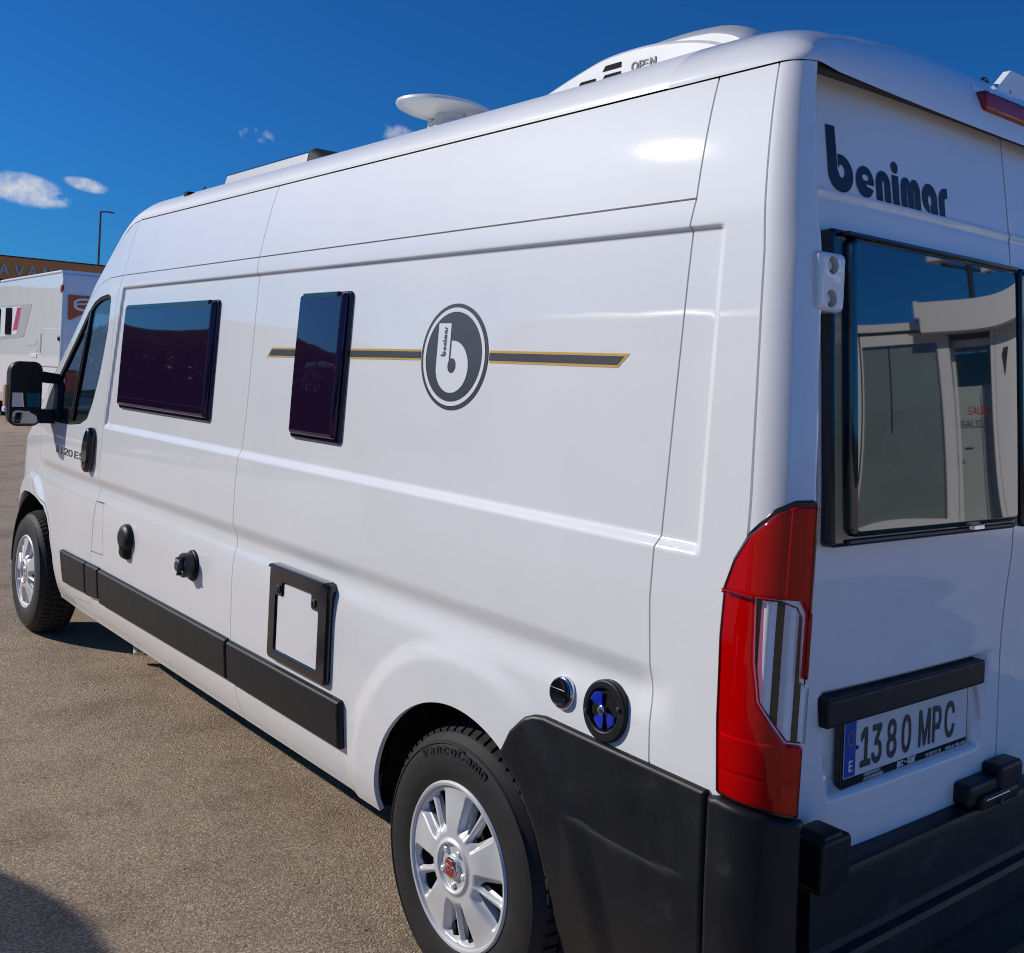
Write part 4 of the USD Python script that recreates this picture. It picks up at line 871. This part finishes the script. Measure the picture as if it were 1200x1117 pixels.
# third brake light and the bracket beside it
put(VAN, 'brake_light_housing', hull(*[(x, y, z) for x, y, z in ((-.19, .118, 2.246), (.19, .118, 2.246), (-.175, .130, 2.315), (.175, .130, 2.315), (-.22, .26, 2.25), (.22, .26, 2.25), (-.15, .34, 2.385), (.15, .34, 2.385))]), 'white_paint')
bl = put(VAN, 'brake_light', rbox((-.168, .098, 2.254), (.168, .16, 2.303), .010), 'smoked_lens')
put(bl, 'lamp_row', rbox((-.155, .106, 2.258), (.155, .15, 2.299), .004), 'red_reflector')
import manifold3d as m3
br = trimesh.creation.extrude_polygon(Polygon([(.05, 2.36), (.10, 2.335), (.22, 2.33), (.22, 2.43), (.13, 2.43)]).difference(unary_union([Point(.115, 2.362).buffer(.007), Point(.135, 2.375).buffer(.006), Point(.13, 2.352).buffer(.004)])), .02, engine='earcut')
put(VAN, 'camera_bracket', trimesh.Trimesh(np.stack([br.vertices[:, 0], .19 + br.vertices[:, 2], br.vertices[:, 1]], -1), br.faces[:, ::-1], process=False), 'frame_white')
put(VAN, 'cable_loop', trimesh.Trimesh(*(lambda t: (t.vertices @ trimesh.transformations.rotation_matrix(math.pi / 2, [1, 0, 0])[:3, :3].T + [.055, .22, 2.375], t.faces))(trimesh.creation.torus(.022, .005, 24, 8)), process=False), 'sticker_navy')

# ------------------------------------------------------------------ on the roof
# air conditioner: a long shell, higher at the back
acp = Polygon([(.70, 2.36), (.685, 2.45), (.69, 2.52), (.715, 2.555), (.76, 2.583), (.86, 2.610), (1.024, 2.618), (1.16, 2.612), (1.317, 2.588), (1.56, 2.524), (1.80, 2.455), (1.98, 2.40), (2.0, 2.36)])
def smooth_top(pg, n=60):
    c = np.array(pg.exterior.coords)[:-1]; a = c[1:-1]; t = np.concatenate([[0], np.cumsum(np.hypot(*np.diff(a, axis=0).T))]); q = np.linspace(0, t[-1], n)
    from scipy.interpolate import Akima1DInterpolator
    return Polygon([tuple(c[0]), *zip(Akima1DInterpolator(t, a[:, 0])(q), Akima1DInterpolator(t, a[:, 1])(q)), tuple(c[-1])]).buffer(0)
low = Polygon([(.70, 2.36), (.70, 2.45), (.715, 2.49), (.78, 2.524), (.84, 2.547), (.918, 2.566), (1.045, 2.585), (1.18, 2.590), (1.317, 2.578), (1.56, 2.519), (1.80, 2.452), (1.98, 2.40), (2.0, 2.36)])
def shell(poly, hw, r, inset):
    c = dense_ring(poly.exterior, .012); b = np.array(poly.buffer(-inset, join_style=1).exterior.coords); pts = []
    k = trimesh.convex.convex_hull(np.vstack([np.stack([np.full(len(q_), x), q_[:, 0], q_[:, 1]], -1) for q_, xs_ in ((c, (-(hw - r), hw - r)), (b, (-hw, hw))) for x in xs_]))
    return k
ac = put(VAN, 'air_conditioner', shell(smooth_top(low), .315, .010, .010), 'white_plastic', smooth=30)
put(ac, 'lid', shell(smooth_top(acp), .292, .05, .035), 'white_plastic', smooth=40)
fa = plane((-.3155, 0, 0), (0, -1, 0), (0, 0, 1))
def slot(y0, y1, z): return Polygon([(-y1, z - .0085), (-y0, z - .0085), (-y0 - .010 + .010, z + .0085), (-y1 + .014, z + .0085)])
for y0, y1, z in ((1.190, 1.274, 2.549), (1.190, 1.276, 2.520), (1.303, 1.388, 2.518)): put(ac, 'vent_slot', panel(slot(y0, y1, z), fa, .2, .2, flange=0, lift=.001), 'black_matt')
put(ac, 'maker_lettering', letters('OP', .026, .001, (-.3165, 1.147, 2.517), (0, -1, 0), (0, 0, 1), True, 1.15), 'sticker_dark', smooth=False)
for zz in (2.517, 2.5275, 2.538): put(ac, 'maker_lettering', panel(sbox(-1.093, zz, -1.075, zz + .0045), fa, .2, .2, flange=0, lift=.0012), 'sticker_dark')
put(ac, 'maker_lettering', letters('N', .026, .001, (-.3165, 1.071, 2.517), (0, -1, 0), (0, 0, 1), True, 1.15), 'sticker_dark', smooth=False)
# satellite dome
da = np.array([-.335, 2.12, 2.555])
tilt = trimesh.transformations.rotation_matrix(math.radians(4), [1, .6, 0])[:3, :3]
dz_ = tilt @ np.array([0, 0, 1.0])
dish = put(VAN, 'satellite_dome', lathe([(0, -.030), (.10, -.026), (.150, -.014), (.176, -.004), (.183, .006), (.180, .016), (.160, .024), (.10, .032), (0, .035)], da, dz_, 64), 'white_plastic')
put(dish, 'foot', join(tube((-.345, 2.06, 2.39), (-.345, 2.06, 2.54), .075, .055, 20), rbox((-.40, 1.98, 2.38), (-.28, 2.10, 2.50), .02), rbox((-.36, 2.12, 2.38), (-.30, 2.20, 2.53), .015)), 'aged_white')
# solar panel on its mounts
def zr(x): return 2.205 + .222 * math.sqrt(1 - (x / .914) ** 2)
sp = put(VAN, 'solar_panel', rbox((-.61, 2.66, 2.402), (.20, 3.46, 2.432), .004), 'solar_cells')
put(sp, 'mount', hull((-.625, 2.66, 2.35), (-.625, 3.47, 2.35), (-.612, 2.66, 2.424), (-.612, 3.45, 2.424), (-.58, 2.66, 2.35), (-.58, 3.47, 2.35), (-.58, 2.66, 2.398), (-.58, 3.45, 2.398)), 'mount_grey', smooth=False)
put(sp, 'mount', hull((.22, 2.66, 2.35), (.22, 3.47, 2.35), (.205, 2.66, 2.424), (.205, 3.45, 2.424), (.17, 2.66, 2.35), (.17, 3.47, 2.35)), 'mount_grey', smooth=False)
put(sp, 'deflector', hull((-.62, 2.655, 2.36), (-.61, 2.655, 2.432), (.2, 2.655, 2.432), (.21, 2.655, 2.36), (-.58, 2.50, 2.395), (-.56, 2.46, 2.385), (.17, 2.46, 2.395), (-.60, 2.62, 2.440), (.19, 2.62, 2.440), (-.60, 2.48, 2.35)), 'black_plastic')
# drain pipe and step under the sill
put(VAN, 'drain_pipe', tube((-.60, 4.36, .34), (-.66, 4.17, .05), .028, .028, 16), 'bone')
put(VAN, 'waste_outlet', tube((-.88, 3.42, .36), (-.88, 3.42, .30), .06, .05), 'black_matt')

# ------------------------------------------------------------------ motorhome behind, and its sisters
def motorhome(label, x0, y0, group, sign):
    """local frame: the near rear corner at (0, 0), its left side along +y, width along +x"""
    T = thing('motorhome', label, 'motorhome', (x0, y0, 0), group=group); O = np.array([x0, y0, 0.0]); W, L = 2.3, 7.2
    prof = Polygon([(0.0, .42), (0.02, 3.05), (.04, 3.18), (.12, 3.25), (5.2, 3.25), (5.9, 3.10), (6.5, 2.3), (6.75, 1.5), (7.15, 1.15), (7.2, .42)])
    g = trimesh.creation.extrude_polygon(prof, W, engine='earcut'); v = g.vertices; g = trimesh.Trimesh(np.stack([v[:, 2], v[:, 0], v[:, 1]], -1) + O, g.faces, process=False)
    # cut the wheel openings
    import manifold3d as m3
    def mani(t): t.merge_vertices(); return m3.Manifold(m3.Mesh(np.asarray(t.vertices, np.float32), np.asarray(t.faces, np.uint32)))
    a = mani(g)
    for yy in (5.05, 1.9 if not sign else 5.05): pass
    for yy in (2.1, 6.0):
        for xx in (-.1, W - .3): a = a - mani(tube(O + [xx, yy, .42], O + [xx + .4, yy, .42], .44, n=32))
    mm_ = a.to_mesh(); put(T, 'body', trimesh.Trimesh(mm_.vert_properties[:, :3], mm_.tri_verts), 'white_paint', smooth=30)
    fs = lambda y, z: (np.stack([np.full(len(y), x0 - .0), y0 + np.asarray(y), np.asarray(z)], -1), np.repeat([[-1.0, 0, 0]], len(y), 0))
    fr_ = lambda x, z: (np.stack([x0 + np.asarray(x), np.full(len(x), y0 + .0), np.asarray(z)], -1), np.repeat([[0, -1.0, 0]], len(x), 0))
    put(T, 'corner_trim', join(tube(O + [.0, .0, .45], O + [.0, .02, 3.06], .025), tube(O + [.0, .02, 3.06], O + [.0, .12, 3.25], .025), tube(O + [0, .12, 3.25], O + [0, 5.2, 3.25], .03), tube(O + [0, .12, 3.25], O + [W, .12, 3.25], .025), tube(O + [W, .0, .45], O + [W, .02, 3.06], .025)), 'frame_white')
    put(T, 'skirt', panel(Polygon([(.05, .40), (1.62, .40), (1.62, .62), (.05, .62)]).union(sbox(2.6, .40, 5.5, .62)), fs, 5, 5, flange=0, bevel=[(0, .012), (.01, .02)]), 'grey_panel')
    hatch = put(T, 'service_door', panel(rrect(.04, 1.30, 1.40, 2.10, .05), fs, 5, 5, flange=0, bevel=[(0, .016), (.012, .022)]), 'white_paint')
    put(hatch, 'seal', panel(rrect(.03, 1.29, 1.41, 2.11, .05).difference(rrect(.05, 1.31, 1.39, 2.09, .05)), fs, 5, 5, flange=0, bevel=[(0, .010)]), 'grey_panel')
    put(hatch, 'handle', panel(Point(.10, 1.88).buffer(.05), fs, 5, 5, flange=0, bevel=[(0, .03), (.01, .05)]), 'black_plastic')
    put(hatch, 'hinge', panel(sbox(1.44, 1.58, 1.50, 1.98), fs, 5, 5, flange=0, bevel=[(0, .02), (.005, .025)]), 'grey_panel')
    put(T, 'marker_lamp', panel(ell(.06, 2.90, .075, .10), fs, 5, 5, flange=0, bevel=[(0, .02), (.02, .04)]), 'red_marker')
    fld = put(T, 'window_surround', panel(Polygon([(2.35, 2.64), (2.95, 1.92), (5.6, 1.84), (5.6, 2.66)]), fs, 5, 5, flange=0, bevel=[(0, .006)]), 'grey_panel')
    put(fld, 'surround_light', panel(Polygon([(3.2, 2.60), (3.55, 1.98), (5.5, 1.90), (5.5, 2.62)]), fs, 5, 5, flange=0, lift=.010), 'frame_white')
    put(fld, 'flash', panel(Polygon([(3.58, 2.58), (3.25, 2.58), (3.52, 2.08), (3.90, 2.06)]), fs, 5, 5, flange=0, lift=.014), 'magenta')
    for y_ in (4.02, 5.10):
        wn = put(T, 'window', panel(rrect(y_, 1.96, y_ + .56 if y_ < 5 else y_ + 1.0, 2.60, .05), fs, 5, 5, flange=0, bevel=[(0, .016), (.01, .03)]), 'black_gloss'); put(wn, 'pane', panel(rrect(y_ + .10, 2.03, y_ + (.46 if y_ < 5 else .9), 2.53, .04), fs, 5, 5, flange=0, lift=.034), 'acrylic')
    # model script and crest on the side
    put(T, 'lettering', panel(unary_union([capst([(2.65, 1.72), (2.5, 1.74), (2.35, 1.71), (2.2, 1.74), (2.05, 1.72)], .03), capst(arcp(1.82, 1.72, .12, 0, 290), .03)]), fs, 5, 5, flange=0, lift=.003), 'grey_panel')
    put(T, 'badge', panel(rrect(1.78, 1.46, 2.28, 1.56, .03), fs, 5, 5, flange=0, bevel=[(0, .01), (.01, .016)]), 'frame_white')
    if sign:
        sg = put(T, 'rear_sign', panel(Polygon([(.09, 2.78), (1.0, 2.78), (1.0, 2.44), (.45, 2.44), (.13, 2.26), (.10, 2.30)]), fr_, 5, 5, flange=0, lift=.006), 'orange_sign')
        put(sg, 'emblem', panel(unary_union([capst(arcp(.42, 2.62, .20, 20, 210, 16, .085), .045), capst(arcp(.42, 2.57, .20, 190, 350, 16, .085), .05), capst([(.26, 2.60), (.50, 2.62), (.60, 2.56)], .03)]), fr_, 5, 5, flange=0, lift=.010), 'frame_white')
    rw = put(T, 'rear_window', panel(rrect(1.1 if sign else .6, 1.9, 1.95, 2.4, .06), fr_, 5, 5, flange=0, bevel=[(0, .01), (.02, .03)]), 'black_gloss')
    for xx in (.10, 1.95): put(T, 'tail_lamp', panel(rrect(xx, .75, xx + .25, 1.25, .05), fr_, 5, 5, flange=0, bevel=[(0, .01), (.02, .03)]), 'red_marker')
    put(T, 'bumper', rbox(O + [-.01, -.06, .38], O + [W + .01, .10, .66], .03), 'grey_panel')
    put(T, 'cab_window', panel(Polygon([(5.45, 2.25), (6.30, 2.25), (6.62, 1.55), (5.45, 1.55)]).buffer(-.05).buffer(.05), fs, 5, 5, flange=0, bevel=[(0, .008), (.008, .012)]), 'black_gloss')
    put(T, 'windscreen', hull(*(O + np.array([[.2, 6.52, 2.28], [W - .2, 6.52, 2.28], [.15, 6.78, 1.52], [W - .15, 6.78, 1.52], [.2, 6.3, 2.2], [W - .2, 6.3, 2.2], [.15, 6.5, 1.5], [W - .15, 6.5, 1.5]]))), 'black_gloss', smooth=False)
    put(T, 'roof_hatch', rbox(O + [.8, 2.2, 3.24], O + [1.5, 2.9, 3.33], .03), 'white_plastic')
    for yy in (2.1, 6.0):
        for xx, s in ((.02, -1), (W - .02, 1)):
            w_ = put(T, 'wheel', lathe([(.20, -.22), (.20, 0), (.28, .01), (.33, -.02), (.345, -.05), (.345, -.18), (.30, -.22)], O + [xx, yy, .345], (s, 0, 0), 40), 'rubber')
            put(w_, 'hubcap', lathe([(.205, -.01), (.17, .005), (.06, .012), (0, .012)], O + [xx, yy, .345], (s, 0, 0), 32), 'silver')
            put(w_, 'arch_liner', lathe([(.46, -.4), (.44, -.3), (0, -.3)], O + [xx, yy, .42], (s, 0, 0), 24), 'black_matt')
    put(T, 'floor', bx(O + [.1, .2, .36], O + [W - .1, 7.0, .43]), 'black_matt')
    return T
MH = motorhome('white motorhome with magenta flash and orange sign on its back, beyond the van', 3.5, 20.95, 'motorhomes parked on the lot', True)
for k, (x, y, rz, lb) in enumerate(((-19.0, 29.0, 0, 'white motorhome parked far out to the side, nearest of the far row'), (-24.5, 30.0, 0, 'white motorhome parked in the middle of the far row'), (-9.5, 33.0, 0, 'white motorhome at the end of the far row by the building'))):
    dup(MH, lb, (x, y, 0), rz, 'motorhomes parked on the lot')

# ------------------------------------------------------------------ the sister van whose shadow falls across the ground at the near corner
dup(VAN, 'second white camper van parked alongside, its roof shading the asphalt near the camera', (-5.16, 4.06, 0), 0, None)

# ------------------------------------------------------------------ dealership building with its lettered fascia
BLD = thing('dealership_building', 'low dealership building with brown fascia and pale capital letters behind the motorhome', 'building', (3, 40, 0))
put(BLD, 'wall', bx((2.0, 40.12, 0), (24, 54, 4.22)), 'render_wall', smooth=False)
fas = put(BLD, 'fascia', bx((1.85, 40.0, 4.20), (24.15, 54.15, 5.02)), 'brown_fascia', smooth=False)
put(BLD, 'roof_edge', join(bx((1.80, 39.95, 5.02), (24.2, 54.2, 5.06)), bx((1.80, 39.97, 4.12), (24.2, 40.1, 4.20))), 'steel_dark', smooth=False)
for ch, xc in zip('AVANA', (6.62, 7.13, 7.58, 8.08, 8.56)): put(BLD, 'letter', letters(ch, .36, .05, (xc, 39.995, 4.37), (1, 0, 0), (0, 0, 1), True, .98, True), 'letter_grey', smooth=False)
for k in range(7):
    x = 3.2 + k * 2.9; w = put(BLD, 'window', join(bx((x, 40.04, .5), (x + 2.2, 40.13, .6)), bx((x, 40.04, 3.0), (x + 2.2, 40.13, 3.1)), bx((x, 40.04, .6), (x + .1, 40.13, 3.0)), bx((x + 2.1, 40.04, .6), (x + 2.2, 40.13, 3.0))), 'frame_white', smooth=False)
    put(w, 'pane', bx((x + .1, 40.08, .6), (x + 2.1, 40.115, 3.0)), 'black_gloss', smooth=False)

# evergreen hedge along the far side of the lot: it is what the side windows mirror
HG = thing('hedge', 'dark uneven evergreen hedge along the far edge of the lot', 'hedge', (-14, 24, 0))
rg = np.random.default_rng(11); n_l = 9000
hx = rg.uniform(-30, -3.5, n_l); top = 1.9 + 1.3 * meshkit.fbm(np.stack([hx * .35, 0 * hx, 0 * hx], -1), 4, 5); hz = top * rg.random(n_l) ** .7; hy = 24 + .06 * hx + rg.uniform(-.7, .7, n_l)
L_ = .10 + .12 * rg.random(n_l); d1 = rg.normal(size=(n_l, 3)); d1 /= np.linalg.norm(d1, axis=1, keepdims=True); d2 = np.cross(d1, rg.normal(size=(n_l, 3))); d2 /= np.linalg.norm(d2, axis=1, keepdims=True)
c0 = np.stack([hx, hy, hz + .05], -1); lv = np.stack([c0 - d1 * L_[:, None], c0 + d2 * L_[:, None] * .5, c0 + d1 * L_[:, None], c0 - d2 * L_[:, None] * .5], 1).reshape(-1, 3)
lf = (np.array([[0, 1, 2], [0, 2, 3]])[None] + 4 * np.arange(n_l)[:, None, None]).reshape(-1, 3)
put(HG, 'foliage', trimesh.Trimesh(lv, lf, process=False), 'hedge_leaf', smooth=False, kind='stuff')
for x_ in np.arange(-29, -4, 1.7): put(HG, 'stem', tube((x_, 24 + .06 * x_, 0), (x_ + .1, 24 + .06 * x_, 1.7), .05, .03, 7), 'bark')
core = [(-30, 24 - 1.8 - .35), (-3.5, 24 - .21 - .35), (-3.5, 24 - .21 + .35), (-30, 24 - 1.8 + .35)]
put(HG, 'inner_branches', hull(*[(x_, y_, z_) for x_, y_ in core for z_ in (.15, 1.75)]), 'hedge_leaf', smooth=False)

def street_lamp(label, x, y, h, arm, gr=None):
    T = thing('street_lamp', label, 'street lamp', (x, y, 0), group=gr)
    put(T, 'post', join(tube((x, y, 0), (x, y, h), .095, .055, 14), tube((x, y, 0), (x, y, .5), .14, .13, 14)), 'galvanised')
    put(T, 'arm', tube((x, y, h - .03), (x + arm * .5, y, h + .02), .04), 'galvanised')
    put(T, 'lamp_head', hull((x + arm * .4, y - .12, h + .05), (x + arm, y - .10, h + .02), (x + arm * .4, y + .12, h + .05), (x + arm, y + .10, h + .02), (x + arm * .4, y - .12, h - .03), (x + arm, y - .10, h - .04), (x + arm * .4, y + .12, h - .03), (x + arm, y + .10, h - .04)), 'galvanised')
    return T
street_lamp('tall thin street lamp with a short arm, rising behind the building', 16.02, 60.0, 9.8, .75)

# ------------------------------------------------------------------ the glazed sales cabin and floodlight post mirrored in the rear window
A0 = np.array([8.27, -5.89, 0]); EU = np.array([.49, .872, 0]); EU /= np.linalg.norm(EU); EN = np.array([-EU[1], EU[0], 0])      # EN faces the van
def cab_box(u0, u1, d0, d1, z0, z1):
    pts = [A0 + EU * u + EN * d + [0, 0, z] for u in (u0, u1) for d in (d0, d1) for z in (z0, z1)]; return trimesh.convex.convex_hull(np.array(pts))
CB = thing('sales_cabin', 'white sales cabin with framed glass panels, reflected in the rear window', 'cabin', tuple(A0))
put(CB, 'wall', join(cab_box(1.98, 4.0, -3, 0, 0, 3.06), cab_box(-3.6, -1.95, -3, 0, 0, 3.06), cab_box(-3.6, 4.0, -3.1, -3, 0, 3.06), cab_box(-1.95, 1.98, -.5, .02, 0, .46)), 'frame_white', smooth=False)
put(CB, 'floor_slab', cab_box(-3.7, 4.1, -3.1, .5, 0, .06), 'grey_panel', smooth=False)
put(CB, 'roof', join(cab_box(-3.8, 4.2, -3.2, .10, 3.10, 3.20)), 'frame_white', smooth=False)
put(CB, 'canopy', join(cab_box(.90, 4.25, .0, .35, 3.02, 3.42), cab_box(.84, .90, .0, .35, 3.22, 3.44)), 'frame_white', smooth=False)
for u0, u1 in ((-1.95, -.52), (-.47, 1.20)):
    fr2 = put(CB, 'glass_panel', join(cab_box(u0, u1, -.04, .03, 2.92, 3.06), cab_box(u0, u1, -.04, .03, .47, .58), cab_box(u0, u0 + .05, -.04, .03, .58, 2.92), cab_box(u1 - .13, u1, -.04, .03, .58, 2.92)), 'frame_white', smooth=False)
    put(fr2, 'blind', cab_box(u0 + .05, u1 - .13, -.05, -.035, .58, 2.92), 'blind_grey', smooth=False)
    put(fr2, 'pane', cab_box(u0 + .05, u1 - .13, -.02, -.012, .58, 2.92), 'shop_glass', smooth=False)
    put(fr2, 'cord', cab_box(u0 + .78, u0 + .81, -.010, -.004, 1.75, 2.92), 'steel_dark', smooth=False)
dr = put(CB, 'glass_door', join(cab_box(1.22, 1.26, -.30, -.24, .47, 2.96), cab_box(1.86, 1.97, -.30, .0, .47, 3.05), cab_box(1.22, 1.86, -.30, -.24, 2.86, 2.96)), 'frame_white', smooth=False)
put(dr, 'pane', cab_box(1.26, 1.86, -.275, -.268, .47, 2.86), 'shop_glass', smooth=False)
put(dr, 'back_panel', cab_box(1.22, 1.90, -.6, -.55, .47, 2.35), 'frame_white', smooth=False)
put(dr, 'door_handle', join(tube(A0 + EU * 1.30 + EN * -.22 + [0, 0, 1.5], A0 + EU * 1.42 + EN * -.22 + [0, 0, 1.5], .015), cab_box(1.72, 1.74, -.262, -.25, .5, 2.4)), 'steel_dark', smooth=False)
put(dr, 'sign_lettering', letters('SALIDA', .10, .002, A0 + EU * 1.36 + EN * -.262 + [0, 0, 1.95], EU, (0, 0, 1), True, .9), 'red_marker', smooth=False)
put(CB, 'wall_lamp', hull(*[A0 + EU * u + EN * d + [0, 0, z] for u, d, z in ((2.22, .01, 2.72), (2.42, .01, 2.72), (2.32, .01, 2.40), (2.22, .12, 2.74), (2.42, .12, 2.74), (2.32, .09, 2.46))]), 'dark_grey_plastic')
FP = A0 + EU * 1.75 + EN * -3.6; tp = A0 + EU * 1.02 + EN * -3.6
FL = thing('floodlight_post', 'dark floodlight post with two lamp heads behind the sales cabin', 'lamp post', tuple(FP))
put(FL, 'post', tube(FP, FP + [0, 0, 4.8], .06, .05), 'steel_dark'); put(FL, 'cross_arm', tube(FP - EU * .4 + [0, 0, 4.7], FP + EU * .4 + [0, 0, 4.45], .03), 'steel_dark')
for s, z in ((-.4, 4.78), (.4, 4.50)): put(FL, 'lamp_head', rbox(FP + EU * s + [-.16, -.16, z - .05], FP + EU * s + [.16, .16, z + .07], .03), 'frame_white')
